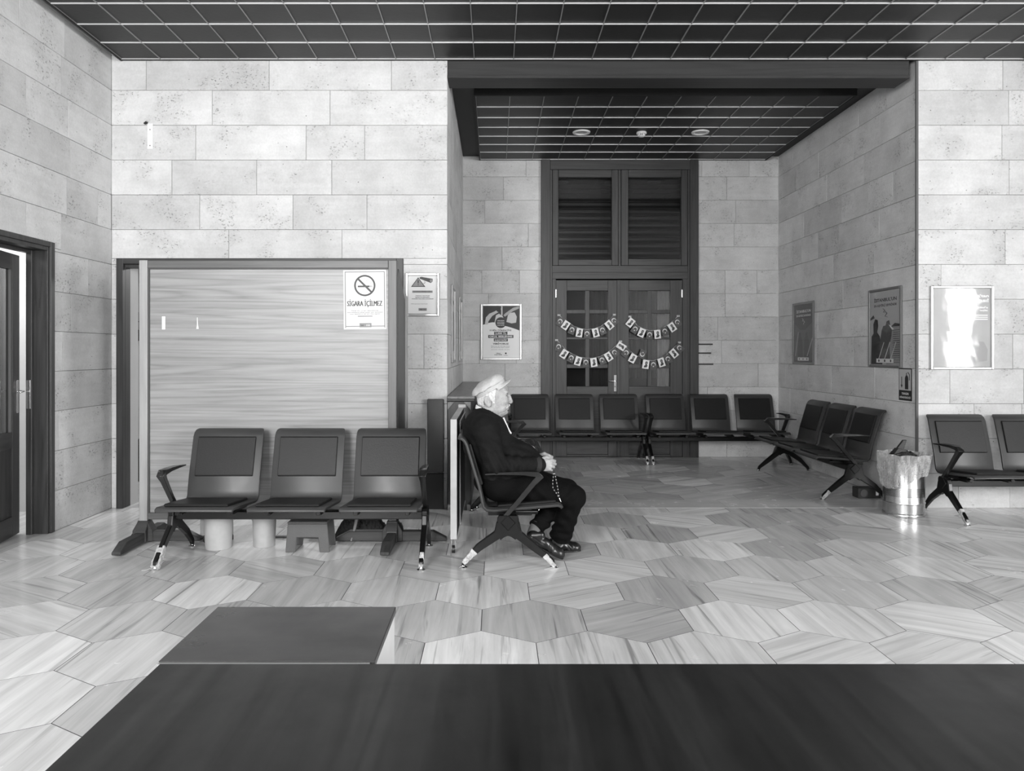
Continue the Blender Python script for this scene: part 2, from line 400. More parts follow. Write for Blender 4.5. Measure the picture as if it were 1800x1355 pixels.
def win(n, label, horizontal, a0, a1, at, c0=1.5, c1=3.7):
    r = empty('window_%d' % n, (0, 0, 0), 0, label, 'window', kind='structure')
    b = MB(); t = .06
    def bx(u0, u1, z0, z1):
        if horizontal: b.box(u0, u1, at-.05, at+.0, z0, z1)
        else: b.box(at-.0, at+.05, u0, u1, z0, z1)
    bx(a0, a0+t, c0, c1); bx(a1-t, a1, c0, c1); bx(a0+t, a1-t, c0, c0+t); bx(a0+t, a1-t, c1-t, c1)
    if a1-a0 > 1: bx((a0+a1)/2-t/2, (a0+a1)/2+t/2, c0+t, c1-t)
    b.build('window_frame', WHITE, r)
win(1, 'tall white framed window in the side wall nearer the viewer', False, .40, 1.0, 8.06, .6, 3.1)
win(2, 'tall white framed window in the side wall nearer the stone wall', False, 1.75, 4.05, 8.06)
win(3, 'wide white framed window in the rear wall, nearest the door side', True, -3.25, -1.35, -2.53)
win(4, 'wide white framed window in the middle of the rear wall', True, .05, 1.95, -2.53)
win(5, 'added tall white framed window in the side wall at the rear corner, for the fill light', False, -2.25, -.45, 8.06)  # unseen window made up to go with the added side light

# ------------------------------------------------------------ floor: hexagonal marble tiles
floor = MB().box(-5.9, 8.2, -2.6, 11.2, -.1, -.00035).build('floor', GROUT)
tag(floor, 'polished floor of pale streaked hexagonal marble tiles', 'floor', kind='structure')
R6 = .3093; WX = R6*math.sqrt(3)
def clip(poly, x0, x1, y0, y1):
    for ax, lim, sg in ((0, x0, 1), (0, x1, -1), (1, y0, 1), (1, y1, -1)):
        out = []
        for i in range(len(poly)):
            a, b = poly[i], poly[(i+1) % len(poly)]
            da, db = sg*(a[ax]-lim), sg*(b[ax]-lim)
            if da >= 0: out.append(a)
            if (da > 0) != (db > 0) and abs(da-db) > 1e-9:
                t = da/(da-db); out.append((a[0]+t*(b[0]-a[0]), a[1]+t*(b[1]-a[1])))
        poly = out
        if len(poly) < 3: return []
    return poly
def tile_mesh(poly, name='tile'):
    n = len(poly); c = (sum(p[0] for p in poly)/n, sum(p[1] for p in poly)/n)
    def ins(d):
        o = []
        for p in poly:
            v = Vector((c[0]-p[0], c[1]-p[1])); l = v.length
            o.append((p[0]+v.x/l*d, p[1]+v.y/l*d))
        return o
    A, B = ins(.0022), ins(.0023)
    vs = [(x, y, -.0035) for x, y in A] + [(x, y, -.0001) for x, y in A] + [(x, y, 0) for x, y in B]
    fs = [(i, (i+1) % n, n+(i+1) % n, n+i) for i in range(n)] + [(n+i, n+(i+1) % n, 2*n+(i+1) % n, 2*n+i) for i in range(n)] + [tuple(range(2*n, 3*n))]
    me = bpy.data.meshes.new(name); me.from_pydata(vs, [], fs); return me
hexp = [(R6*math.sin(k*PI/3), R6*math.cos(k*PI/3)) for k in range(6)][::-1]
full = tile_mesh(hexp); full.materials.append(MARBLE)
rt = random.Random(11)
regions = [(XL, 5.35, 2.2, 6.66), (XA, XB, 7.03, D2)]
for (x0, x1, y0, y1) in regions:
    for row in range(-8, 14):
        cy = 4.335 + row*1.5*R6
        for col in range(-12, 12):
            cx = .466 + col*WX + (WX/2 if row % 2 else 0)
            poly = [(cx+a, cy+b) for a, b in hexp]
            cp = clip(poly, x0, x1, y0, y1)
            if len(cp) < 3: continue
            ar = abs(sum(cp[i][0]*cp[(i+1) % len(cp)][1]-cp[(i+1) % len(cp)][0]*cp[i][1] for i in range(len(cp))))/2
            if ar < .006: continue
            ang = 0 if cx < -.2 else rt.choice([0, 0, PI/3, -PI/3, 0])
            if cx < -.2 and rt.random() < .06: ang = PI/3
            if cy > 7: ang = rt.choice([0, PI/3, -PI/3, -PI/3])
            if len(cp) == 6 and abs(ar-2.598*R6*R6) < 1e-3:
                o = obj('tile', full, MARBLE, floor, (cx, cy, 0), ang + (PI if rt.random() < .5 else 0))
            else:
                ca, sa = math.cos(-ang), math.sin(-ang)
                loc = [((x-cx)*ca-(y-cy)*sa, (x-cx)*sa+(y-cy)*ca) for x, y in cp]
                # drop nearly coincident points
                loc = [p for i, p in enumerate(loc) if math.hypot(p[0]-loc[i-1][0], p[1]-loc[i-1][1]) > 1e-4]
                if len(loc) > 2: obj('tile', tile_mesh(loc), MARBLE, floor, (cx, cy, 0), ang)
xs = [XA, .55, 2.11, 3.0, XB]
for a, b in zip(xs[:-1], xs[1:]):
    me = tile_mesh([(-(.37/2), -(b-a)/2), (.37/2, -(b-a)/2), (.37/2, (b-a)/2), (-(.37/2), (b-a)/2)], 'threshold_slab')
    obj('threshold_slab', me, STRIP, floor, ((a+b)/2, 6.845, .0008), PI/2)
f2 = MB()
for r in ((-3.456, 8, -2.5, 2.2), (5.35, 8, 2.2, 6.66), (-5.8, XL-.002, 3.6, 6.6), (-4.6, -.6, 6.66, 9.3), (.62, 2.73, D2, 11.0)):
    f2.box(r[0], r[1], r[2], r[3], -.004, -.0002)
tag(f2.build('floor_surround', MARBLE, floor), None, None, kind='stuff')

# ------------------------------------------------------------ ceilings
ceil = MB().box(-5.9, 8.2, -2.6, 11.2, 4.40, 4.5).build('ceiling', DARKB)
tag(ceil, 'dark suspended ceiling of square panels in a thin bright metal grid', 'ceiling', kind='structure')
S = .352; Z1 = 4.036; X0 = -3.353
def panel_mesh(sx, sy):
    return MB().box(-sx/2+.004, sx/2-.004, -sy/2+.004, sy/2-.004, 0, .012).mesh('ceiling_panel', bevel=.003)
def grid_ceiling(x0, nx, sx, y1, ny, sy, z):
    pm = panel_mesh(sx, sy); pm.materials.append(CEIL)
    for j in range(ny):
        for i in range(nx):
            obj('ceiling_panel', pm, CEIL, ceil, (x0+(i+.5)*sx, y1-(j+.5)*sy, z+.004+random.uniform(0, .0015)))
    for j in range(ny+1):
        box('grid_bar', GRIDM, ceil, x0, x0+nx*sx, y1-j*sy-.005, y1-j*sy+.005, z-.003, z+.012)
    for i in range(nx+1):
        box('grid_cross_bar', GRIDD, ceil, x0+i*sx-.004, x0+i*sx+.004, y1-ny*sy, y1, z-.002, z+.012)
    b = MB(); X1 = x0+nx*sx; Y0 = y1-ny*sy; e = .014
    b.box(x0-e, x0, Y0, y1+e, z-.012, z+.05); b.box(X1, X1+e, Y0, y1+e, z-.012, z+.05); b.box(x0, X1, y1, y1+e, z-.008, z+.05)
    b.build('edge_angle', DARKB, ceil)
grid_ceiling(X0, 27, S, 6.625, 10, S, Z1)
MB().box(X0, 8.0, -2.5, 6.625-10*S, Z1, Z1+.02).box(X0+27*S, 8, 6.625-10*S, 6.64, Z1, Z1+.02).build('plain_ceiling_board', CEIL, ceil)
MB().box(XL, X0-.014, -2.5, 6.64, Z1+.07, Z1+.09).build('border_shade_board', DARKB, ceil)  # dark strip put in for the shade in the gap beside the grid
MB().box(XL, XA, 6.64, 6.65, Z1+.06, 4.4).build('border_shade_board', DARKB, ceil)
ZA = 3.99; SA = .347
grid_ceiling(-.195, 11, SA, 9.885, 7, .3505, ZA)
MB().box(XA+.001, -.212, 6.9, D2-.001, ZA+.05, ZA+.07).box(3.635, XB-.001, 6.9, D2-.001, ZA+.05, ZA+.07).box(-.212, 3.635, 6.9, 7.42, ZA+.13, ZA+.15).build('border_shade_board', DARKB, ceil)  # dark strips put in for the shaded void round the recess grid
MB().box(-.209, 3.636, 7.405, 7.43, ZA-.01, ZA+.14).build('border_shade_board', DARKB, ceil)
bm_ = MB().slab([(6.652, 3.872), (6.652, 4.05), (6.9, 4.05), (6.9, 3.872)], XA+.003, 3.735, 'x')
bm_ = bm_.build('beam', BEAMW, None, bevel=.004)
tag(bm_, 'dark wooden beam crossing the top of the recess opening', 'beam', kind='structure')
MB().slab([(6.62, 4.05), (6.62, 4.39), (6.66, 4.39), (6.66, 4.05)], XA-.0, 8.0, 'x').build('upstand', DARKB, bm_)
box('beam_lip', BEAMW, bm_, XA+.003, 3.735, 6.643, 6.655, 3.872, 3.90, .002)

# recessed lights and the detector in the recess ceiling
def downlight(x, y, label):
    r = empty('downlight', (x, y, ZA-.001), 0, label, 'ceiling light', 'round downlights in the recess ceiling')
    MB().lathe([(.072, .001), (.072, -.012), (.098, -.012), (.104, -.004), (.104, .001)], 28).build('trim_ring', WHITE, r, smooth=True)
    MB().lathe([(.0, -.002), (.071, -.002), (.071, .0), (.0, .0)], 24).build('lens', mat('lens', .38, .25), r)
downlight(1.015, 8.66, 'round white rimmed ceiling downlight above the left door leaf')
downlight(2.41, 8.66, 'round white rimmed ceiling downlight nearer the right recess wall')
d = empty('smoke_detector', (1.72, 8.66, ZA-.001), 0, 'small white domed smoke detector between the two ceiling downlights', 'smoke detector')
MB().lathe([(.058, 0), (.060, -.018), (.052, -.026), (.0, -.026)][::-1], 24).build('base', WHITE, d, smooth=True)
for k in range(10):
    a = k*PI/5; MB().box(.028, .041, -.004, .004, -.05, -.024).build('vent_rib', WHITE, d, rz=a)
MB().lathe([(.0, -.058), (.034, -.054), (.043, -.046), (.0, -.046)], 20).build('cap', WHITE, d, smooth=True)

# ------------------------------------------------------------ tall double door with transom
DY = D2-.03
door = empty('door_1', (0, 0, 0), 0, 'tall dark oak double door with glazed leaves and a transom window above', 'door', kind='structure')
X = lambda x: px(x, 9.90)
Z = lambda y: pz(y, 9.90)
box('casing', DOORW, door, X(951), X(967), D2-.05, D2+.06, 0, 3.99, .004)
box('casing', DOORW, door, X(1212), X(1227), D2-.05, D2+.06, 0, 3.99, .004)
box('casing', DOORH, door, X(967), X(1212), D2-.05, D2+.06, Z(299), 3.985, .004)
MB().box(X(967), X(970.5), D2-.035, D2+.05, 0, Z(299)).box(X(1208.5), X(1212), D2-.035, D2+.05, 0, Z(299)).build('inner_frame', DOORW, door, bevel=.002)
box('transom_rail', DOORH, door, X(970.5), X(1208.5), D2-.03, D2+.05, Z(479), Z(467), .003)
box('frame_head', DOORH, door, X(970.5), X(1208.5), D2-.045, D2+.05, Z(490.5), Z(479), .003)
MB().box(X(970.5), X(977), D2-.045, D2+.05, 0, Z(490.5)).box(X(1199), X(1208.5), D2-.045, D2+.05, 0, Z(490.5)).build('frame_post', DOORW, door, bevel=.003)
box('mullion', DOORW, door, X(1087), X(1091), D2-.03, D2+.05, Z(467), Z(299), .002)
def sash(x0, x1, gx0, gx1, gy0, gy1):
    s = empty('transom_sash', (0, 0, 0)); s.parent = door
    b = MB().box(x0, gx0, D2-.04, D2+.03, Z(467), Z(299)).box(gx1, x1, D2-.04, D2+.03, Z(467), Z(299))
    b.build('stile', DOORW, s, bevel=.005)
    MB().box(gx0, gx1, D2-.04, D2+.03, Z(467), Z(gy1)).box(gx0, gx1, D2-.04, D2+.03, Z(gy0), Z(299)).build('rail', DOORH, s, bevel=.005)
    box('pane', GLASS, s, gx0, gx1, D2-.005, D2-.001, Z(gy1), Z(gy0))
sash(X(971), X(1086.5), X(981.5), X(1075), 312, 456.5)
sash(X(1091.5), X(1208), X(1104), X(1197), 312, 455)
LOUV = mat('louvre_wood', .05, .4, var=.2, stretch=(1, 8, 8))
n = 0; z = Z(460)
while z < Z(345):
    l = MB().box(X(972), X(1207), -.035, .035, -.006, .006).build('louvre_slat', LOUV, door, (0, D2+.14, z), bevel=.002)
    l.rotation_euler = (math.radians(48), 0, 0); z += .095
box('transom_board', LOUV, door, X(970), X(1208), D2+.18, D2+.2, Z(467), 3.9)
def leaf(x0, x1, cols, hinge_x, handle):
    lf = empty('door_leaf', (0, 0, 0)); lf.parent = door
    y0, y1 = D2-.035, D2+.02
    zb, zt = .012, Z(492.5)
    MB().box(x0, cols[0][0], y0, y1, zb, zt).box(cols[1][1], x1, y0, y1, zb, zt).build('stile', DOORW, lf, bevel=.003)
    MB().box(cols[0][0], cols[1][1], y0, y1, Z(511), zt).box(cols[0][0], cols[1][1], y0, y1, Z(775), Z(679)).box(cols[0][0], cols[1][1], y0, y1, zb, .04).build('rail', DOORH, lf, bevel=.003)
    m = MB().box(cols[0][1], cols[1][0], y0+.008, y1, Z(679), Z(511))
    for a, b in cols:
        m.box(a, b, y0+.008, y1, Z(551), Z(544.5)); m.box(a, b, y0+.008, y1, Z(647), Z(640)); m.box(a, b, y0+.012, y1, Z(596.5), Z(592.5))
    m.build('muntin', DOORW, lf, bevel=.003)
    for a, b in cols:
        for c, d_ in ((511, 544.5), (551, 592.5), (596.5, 640), (647, 679)):
            box('pane', GLASS, lf, a, b, D2-.004, D2, Z(d_), Z(c))
    box('lower_panel', DOORH, lf, cols[0][0]+.0, cols[1][1]-.0, y0+.014, y1, .04, Z(775), .002)
    for zc in (Z(516), Z(700)): box('hinge', CHROME, lf, hinge_x-.008, hinge_x+.008, y0-.012, y0+.002, zc-.055, zc+.055, .003)
    if handle:
        h = box('handle', CHROME, lf, X(1078.6), X(1083.2), y0-.008, y0, Z(688), Z(659), .002)
        MB().tube([(0, 0, .03), (0, -.05, .03), (-.02, -.055, .03), (-.09, -.055, .034)], .008, 10).build('lever', CHROME, h, smooth=True)
        box('keyhole', BLACK, h, -.004, .004, -.006, -.003, -.055, -.03)
leaf(X(977), X(1085), [(X(996), X(1028.8)), (X(1036), X(1068.5))], X(977), True)
leaf(X(1085.4), X(1199), [(X(1105), X(1138)), (X(1145), X(1177.5))], X(1198), False)
box('meeting_strip', DOORW, door, X(1084), X(1089.5), D2-.048, D2-.034, .012, Z(492.5), .003)
box('threshold', DARKB, door, X(951), X(1227), D2-.02, D2+.1, 0, .012)
# behind the glass: a shut dark room with curtains
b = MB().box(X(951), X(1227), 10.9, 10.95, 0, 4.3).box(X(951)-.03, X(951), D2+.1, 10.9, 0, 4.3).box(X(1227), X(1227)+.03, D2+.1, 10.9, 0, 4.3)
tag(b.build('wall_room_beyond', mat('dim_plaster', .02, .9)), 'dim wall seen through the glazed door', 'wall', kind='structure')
def curtain(name, x0, x1, y, z0, z1, m, label, folds=9, amp=.02):
    n = 90; v = []
    for k in range(2):
        for i in range(n+1):
            t = i/n; v.append((x0+(x1-x0)*t, y+amp*math.sin(t*folds*2*PI)+.3*amp*math.sin(t*folds*5.1+1), z0 if k == 0 else z1))
    me = bpy.data.meshes.new(name); me.from_pydata(v, [], [(i, i+1, n+2+i, n+1+i) for i in range(n)])
    me.polygons.foreach_set('use_smooth', [True]*n)
    o = obj(name, me, m); s = o.modifiers.new('s', 'SOLIDIFY'); s.thickness = .003
    return tag(o, label, 'curtain')
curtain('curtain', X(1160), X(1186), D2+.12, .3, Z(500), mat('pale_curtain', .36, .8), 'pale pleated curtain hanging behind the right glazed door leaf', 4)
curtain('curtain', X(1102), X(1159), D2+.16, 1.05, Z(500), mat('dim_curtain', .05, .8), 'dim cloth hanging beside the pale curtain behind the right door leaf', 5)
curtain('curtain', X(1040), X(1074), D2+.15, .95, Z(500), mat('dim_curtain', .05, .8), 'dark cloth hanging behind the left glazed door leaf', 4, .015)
# small strips of print beside the door
for y, w_ in ((605, 25), (620.5, 22), (640, 26)):
    o = box('label_strip', INKG, None, px(1228.5, 9.9), px(1228.5+w_, 9.9), D2-.005, D2-.001, Z(y+1.4), Z(y-1.2))
    tag(o, {605: 'topmost of the three dark thin sticker strips right of the tall door', 620.5: 'middle one of the three dark thin sticker strips right of the tall door', 640: 'lowest of the three dark thin sticker strips right of the tall door'}[y], 'sticker')

# ------------------------------------------------------------ left side door, half open
d2 = empty('door_2', (0, 0, 0), 0, 'dark wooden glazed door standing ajar in the left wall', 'door', kind='structure')
MB().box(XL-.015, XL+.014, 5.72, 5.775, 0, 2.26).box(XL-.015, XL+.014, 4.66, 5.72, 2.22, 2.26).box(XL-.015, XL+.014, 4.66, 4.72, 0, 2.22).build('architrave', DOORW, d2, bevel=.003)
MB().box(XL-.15, XL-.0, 5.70, 5.73, 0, 2.22).box(XL-.15, XL, 4.72, 5.70, 2.19, 2.22).box(XL-.15, XL, 4.69, 4.72, 0, 2.22).build('jamb', DOORW, d2, bevel=.002)
MB().box(XL-.15, XL-.105, 5.67, 5.70, 0, 2.19).box(XL-.15, XL-.105, 4.72, 5.67, 2.165, 2.19).build('stop', DOORW, d2, bevel=.002)
box('strike_plate', CHROME, d2, XL-.142, XL-.112, 5.664, 5.672, .97, 1.19, .001)
lf = empty('door_leaf', (-3.490, 4.80, 0), math.radians(11.5)); lf.parent = d2   # leaf local +y runs from hinge to free edge
T = .045
MB().box(-T, 0, 0, .11, .01, 2.15).box(-T, 0, .80, .92, .01, 2.15).build('stile', DOORW, lf, bevel=.003)
MB().box(-T, 0, .11, .80, 2.03, 2.15).box(-T, 0, .11, .80, .68, .80).box(-T, 0, .11, .80, .01, .16).build('rail', wood('dark_oak_y', .016, .046, 'y', .42), lf, bevel=.003)
box('lower_panel', DOORW, lf, -T+.014, -.014, .11, .80, .16, .68, .002)
box('pane', glass_mat('dim_glass', .02, .42), lf, -.026, -.022, .11, .80, .80, 2.03)
MB().box(-T+.006, -.006, .78, .80, .80, 2.03).box(-T+.006, -.006, .11, .13, .80, 2.03).build('glazing_bead', mat('bead', .13, .5), lf)
h = box('handle', CHROME, lf, 0, .008, .85, .885, .94, 1.19, .002)
MB().tube([(.004, 0, .04), (.045, 0, .04), (.05, -.015, .04), (.05, -.10, .035)], .008, 10).build('lever', CHROME, h, smooth=True)
shell('wall_corridor', 'pale wall of the corridor seen past the ajar door', [(-5.9, -5.8, 3.6, 6.6, 0, 2.6), (-5.8, XL-.15, 6.5, 6.6, 0, 2.6), (-5.8, XL-.15, 3.6, 3.7, 0, 2.6), (-5.8, XL-.14, 3.6, 6.6, 2.6, 2.7)])

# ------------------------------------------------------------ wide opening behind the partition
d3 = empty('door_3', (0, 0, 0), 0, 'wide dark framed doorway partly hidden behind the wooden partition', 'doorway', kind='structure')
DK = wood('doorway_dark_wood', .018, .04, 'z', .45)
xa, xb = XL+.05, XL+2.63
box('casing', DK, d3, xa, xa+.06, D1-.018, D1+.05, 0, 2.25, .003)
box('casing', DK, d3, xb-.06, xb, D1-.018, D1+.05, 0, 2.25, .003)
box('casing', wood('doorway_dark_rail', .018, .04, 'x', .45), d3, xa+.06, xb-.06, D1-.018, D1+.05, 2.20, 2.25, .003)
MB().box(xa+.03, xa+.0615, D1+.03, D1+.12, 0, 2.2).box(xb-.0615, xb-.03, D1+.03, D1+.12, 0, 2.2).box(xa+.0615, xb-.0615, D1+.03, D1+.12, 2.17, 2.2).build('jamb', DK, d3, bevel=.002)
shell('wall_office', 'pale wall of the room behind the partition', [(-4.7, -.6, 9.3, 9.4, 0, 2.8), (-4.7, -4.6, 6.9, 9.3, 0, 2.8), (-.56, -.5, 6.9, 9.3, 0, 2.8), (-4.7, -.5, 6.9, 9.4, 2.8, 2.9),
    (-4.7, XL-.002, 6.68, 6.9, 0, 2.8), (XL+2.64, -.5, 6.68, 6.9, 0, 2.8), (XL-.002, XL+2.64, 6.68, 6.9, 2.26, 2.8)])
box('pale_lining', PLASTER, d3, xa+.0, xa+.060, D1+.12, D1+.27, 0, 2.2)
t = empty('wall_box', (-4.44, 9.3, 0), 0, 'grey wall box with a black display seen through the doorway gap', 'wall box')
box('case', mat('box_grey', .3, .5), t, -.12, .14, -.06, 0, 1.71, 1.91, .004)
box('slot', BLACK, t, -.10, .12, -.063, -.06, 1.785, 1.795)
box('display', BLACK, t, -.1, .12, -.05, 0, 1.55, 1.69, .003)
# ------------------------------------------------------------ beam benches (local x along the bench, -y the side people face, origin at the hub line)
def ribm(path, th, wd, off=0): return MB().ribbon(path, th, wd, off)
def make_bench():
    r = empty('waiting_bench')
    for s in (-1, 1):
        off = s*.857
        hub = MB().slab([(-.058,.345),(.058,.345),(.070,.325),(.070,.225),(.050,.185),(.020,.205),(0,.212),(-.020,.205),(-.050,.185),(-.070,.225),(-.070,.325)], off-.018, off+.018, 'x')
        hub = hub.build('hub', FRAME, r, bevel=.004)
        MB().slab([(0,.348),(.050,.298),(.0,.244),(-.050,.298)], off-.024, off+.024, 'x').build('diamond_boss', FRAME, hub, bevel=.005)
        for d, pts, th in ((-1, [(-.050,.300),(-.062,.222),(-.195,.118),(-.287,.045),(-.300,.014)], [.05,.058,.048,.032,.022]),
                           (1, [(.050,.300),(.062,.222),(.190,.135),(.280,.045),(.292,.014)], [.05,.058,.048,.032,.022])):
            l = ribm(pts, th, [.034,.036,.034,.03,.024], off).build('leg', FRAME, r, bevel=.005)
            y = pts[-1][0]
            MB().lathe([(.0,0),(.026,0),(.027,.006),(.012,.012),(.009,.024),(.0,.024)], 18, (off, y, .0005)).build('foot_disc', CHROME, l, smooth=True)
        arm = ribm([(.02,.335),(-.06,.425),(-.168,.555),(-.205,.592),(-.185,.612),(-.10,.618),(.03,.617),(.15,.610)], [.030,.030,.034,.038,.034,.024,.018,.009], [.030,.030,.036,.046,.052,.052,.046,.03], off)
        arm.build('armrest', ARM, r, bevel=.005, smooth=True)
    MB().box(-.857, .857, -.035, .035, .268, .322).build('beam', FRAME, r, bevel=.005)
    for k in (-1, 0, 1):
        cx = k*.587
        for s in (-1, 1):
            b = MB().box(cx+s*.17-.012, cx+s*.17+.012, -.16, .13, .322, .380)
            b.tube([(cx+s*.17, -.20, .345), (cx+s*.17, -.05, .345)], .017, 12)
            b.build('bracket', FRAME, r, bevel=.003)
        prof = [(-.362,.388,.243),(-.352,.402,.248),(-.325,.411,.25),(-.10,.392,.25),(.09,.375,.25),(.135,.378,.25),(.152,.394,.25),(.160,.43,.25),(.178,.52,.25),(.262,.800,.25),(.278,.828,.248),(.300,.845,.244),(.325,.850,.236)]
        v = []; f = []
        for j, (y, z, hw) in enumerate(prof):
            p0 = prof[max(j-1,0)]; p1 = prof[min(j+1,len(prof)-1)]
            t = Vector((p1[0]-p0[0], p1[1]-p0[1])).normalized(); nn = Vector((t.y, -t.x))  # away from the sitter
            fl = .018
            for x, q in ((-hw, fl), (-hw, .004), (-hw+.006, 0), (hw-.006, 0), (hw, .004), (hw, fl)):
                v.append((cx+x, y+nn.x*q, z+nn.y*q))
        m = len(prof)
        f = [(j*6+i, j*6+i+1, (j+1)*6+i+1, (j+1)*6+i) for j in range(m-1) for i in range(5)]
        me = bpy.data.meshes.new('seat_shell'); me.from_pydata(v, [], f)
        me.polygons.foreach_set('use_smooth', [True]*len(f))
        try: me.set_sharp_from_angle(angle=math.radians(50))
        except Exception: pass
        sh = obj('seat_shell', me, STEEL, r)
        so = sh.modifiers.new('thickness', 'SOLIDIFY'); so.thickness = .003; so.offset = 0
        # cushions lie on the shell
        MB().slab([(-.318,.413),(-.318,.426),(-.31,.430),(-.10,.413),(.06,.398),(.068,.392),(.068,.380)], cx-.205, cx+.205, 'x').build('seat_pad', PAD, sh, bevel=.004)
        MB().slab([(.181,.525),(.167,.529),(.165,.535),(.240,.795),(.246,.800),(.260,.796)], cx-.205, cx+.205, 'x').build('back_pad', PAD, sh, bevel=.004)
    return r
bench0 = make_bench()
used = []
def bench(x, y, rz, label, group='black and grey waiting benches'):
    o = bench0 if not used else copy_tree(bench0)
    used.append(o); o.location = (x, y, 0); o.rotation_euler = (0, 0, rz)
    return tag(o, label, 'bench', group)
def wrap(parent, off, y0, z0, y1, z1, th=.040, n=9):
    """tape wound round the lower end of a leg"""
    b = MB(); random.seed(int(1000*(abs(y0)+abs(off))))
    for i in range(n):
        t = (i+.2)/n; t2 = t+1.5/n
        p = (y0+(y1-y0)*t, z0+(z1-z0)*t); q = (y0+(y1-y0)*t2, z0+(z1-z0)*t2)
        b.ribbon([p, q], th*(1-.35*t)*random.uniform(.85, 1.12), th*random.uniform(.9, 1.1), off+random.uniform(-.002, .002))
    return tag(b.build('tape_wrap', TAPE, parent, bevel=.003), 'pale tape wound round the foot')
b1 = bench(-1.333, 5.05, 0, 'empty three seat bench in front of the tall wooden partition')
b2 = bench(.085, 5.66, PI/2, 'three seat bench seen end-on that the man in the cap sits on')
b3 = bench(.125, 7.50, PI/2, 'bench hidden behind the seated man, only its far armrest showing')
b4 = bench(1.045, 9.49, 0, 'three seat bench under the double door, nearer the seated man')
b5 = bench(2.83, 9.49, 0, 'three seat bench along the back of the recess, right of the double door')
b6 = bench(3.42, 7.885, -PI/2, 'dark three seat bench along the right side wall of the recess')
b7 = bench(4.68, 6.27, 0, 'bench under the shiny poster on the bright right wall, cut by the frame')
def part(o, n): return [c for c in o.children if c.name.split('.')[0] == n]
wrap(b1, -.857, -.19, .125, -.292, .022, .052)
wrap(b1, .857, -.24, .10, -.298, .03, .030, 5)
wrap(b2, -.857, -.235, .088, -.296, .022, .036, 5)
wrap(b2, -.857, .215, .115, .285, .04, .046)
wrap(b5, -.857, -.24, .10, -.298, .03, .034, 5)
wrap(b4, .857, -.24, .10, -.298, .03, .034, 5)
wrap(b6, .857, -.235, .088, -.296, .022, .036, 5)
wrap(b7, -.857, -.215, .115, -.295, .022, .036, 7)
# loose ends of tape on the floor
for (x, y, lab) in ((-2.27, 4.74, 'torn tape end on the floor at the first bench foot'), (.32, 4.775, "torn tape end on the floor under the man's shoes")):
    o = MB().ribbon([(0, .001), (.03, .003), (.05, .009), (.075, .004), (.09, .012)], .0015, .014).build('tape_scrap', mat('tape_scrap', .62, .4), None, (x, y, .0005), -PI/2+.3)
    tag(o, lab, 'tape')

# ------------------------------------------------------------ wooden partition on feet
pt = empty('partition_screen', (-1.67, 5.47, 0), 0, 'tall light wooden partition screen on dark cross feet behind the first bench', 'partition', kind='thing')
xl, xr, zt = -2.625+1.67, -.725+1.67, 2.083
box('post', POSTL, pt, xl, xl+.06, -.03, .03, .05, zt, .004)
box('post', POSTW, pt, xr-.062, xr, -.03, .03, .05, zt, .004)
box('top_rail', RAILW, pt, xl+.06, xr-.062, -.026, .026, zt-.058, zt-.002, .003)
box('bottom_rail', RAILW, pt, xl+.06, xr-.062, -.026, .026, .17, .22, .003)
box('panel', PANELW, pt, xl+.06, xr-.062, -.008, .008, .22, zt-.058)
MB().box(xl+.06, xl+.072, -.018, -.008, .22, zt-.058).box(xl+.072, xr-.062, -.018, -.008, zt-.066, zt-.058).build('bead', mat('bead_dark', .05, .5), pt)
def cross_foot(cx, arms):
    f = MB().slab([(-.075,0.0),(-.075,.075),(-.032,.15),(.032,.15),(.075,.075),(.075,0.0)], -.04, .04).slab([(-.075,0.0),(-.075,.075),(-.032,.15),(.032,.15),(.075,.075),(.075,0.0)], -.04, .04, 'x')
    f = f.build('foot_block', FOOTW, pt, (cx, 0, .012), bevel=.004)
    for (dx, dy, L_) in arms:
        a = MB().slab([(.06,.0),(.06,.072),(L_-.10,.072),(L_,.02),(L_,0)], -.032, .032).build('foot_arm', FOOTW, f, (0, 0, 0), math.atan2(dy, dx), bevel=.004)
    for (dx, dy) in ((.05,.0),(-.05,0)): pass
    return f
cross_foot(xl+.03, [(1,0,.42),(0,-1,.42),(0,1,.36),(-1,0,.12)])
cross_foot(xr-.031, [(1,0,.40),(-1,0,.42),(0,-1,.42),(0,1,.36)])
sp = MB().slab([(.04,.17),(.04,2.0),(.07,2.03),(.50,1.80),(.50,.17)], xr-.018, xr+.004, 'x').build('side_wing', POSTW, pt, bevel=.003)
MB().slab([(.44,.17),(.44,1.86),(.50,1.83),(.50,.17)], xr+.004, xr+.02, 'x').build('wing_edge', POSTL, sp, bevel=.002)
o = box('paper_scrap', PAPER, None, px(284.5, 5.46), px(290.5, 5.46), 5.4605, 5.4618, pz(579, 5.46), pz(556, 5.46)); tag(o, 'narrow white paper strip stuck near the left post of the partition', 'sticker')
o = MB().slab([(0,0),(.018,0),(.012,.03),(.009,.085),(.005,.085),(.005,.03)], 0, .0012).build('paper_scrap', PAPER, None, (px(345, 5.46), 5.4605, pz(578, 5.46))); tag(o, 'thin torn paper remnant on the partition, a little right of the white strip', 'sticker')
o = box('plaster_patch', mat('pale_filler', .74, .7), None, px(259, D1), px(269, D1), D1-.0035, D1-.0015, pz(262, D1), pz(217, D1), .0008); tag(o, 'small pale filler strip high on the back left stone wall', 'wall patch')
for yy in (228, 256): box('screw_hole', BLACK, o, -.004, .004, -.0022, -.0005, pz(yy, D1)-pz(239.5, D1)-.004, pz(yy, D1)-pz(239.5, D1)+.004)
o = MB().slab([(0,.004),(.012,-.008),(.034,-.002),(.04,.014),(.02,.022)], -.012, 0).build('wall_stub', BLACK, None, (px(253, D1), D1-.0015, pz(217, D1)-.004), bevel=.002)
tag(o, 'black broken anchor stub above the pale filler strip', 'anchor')

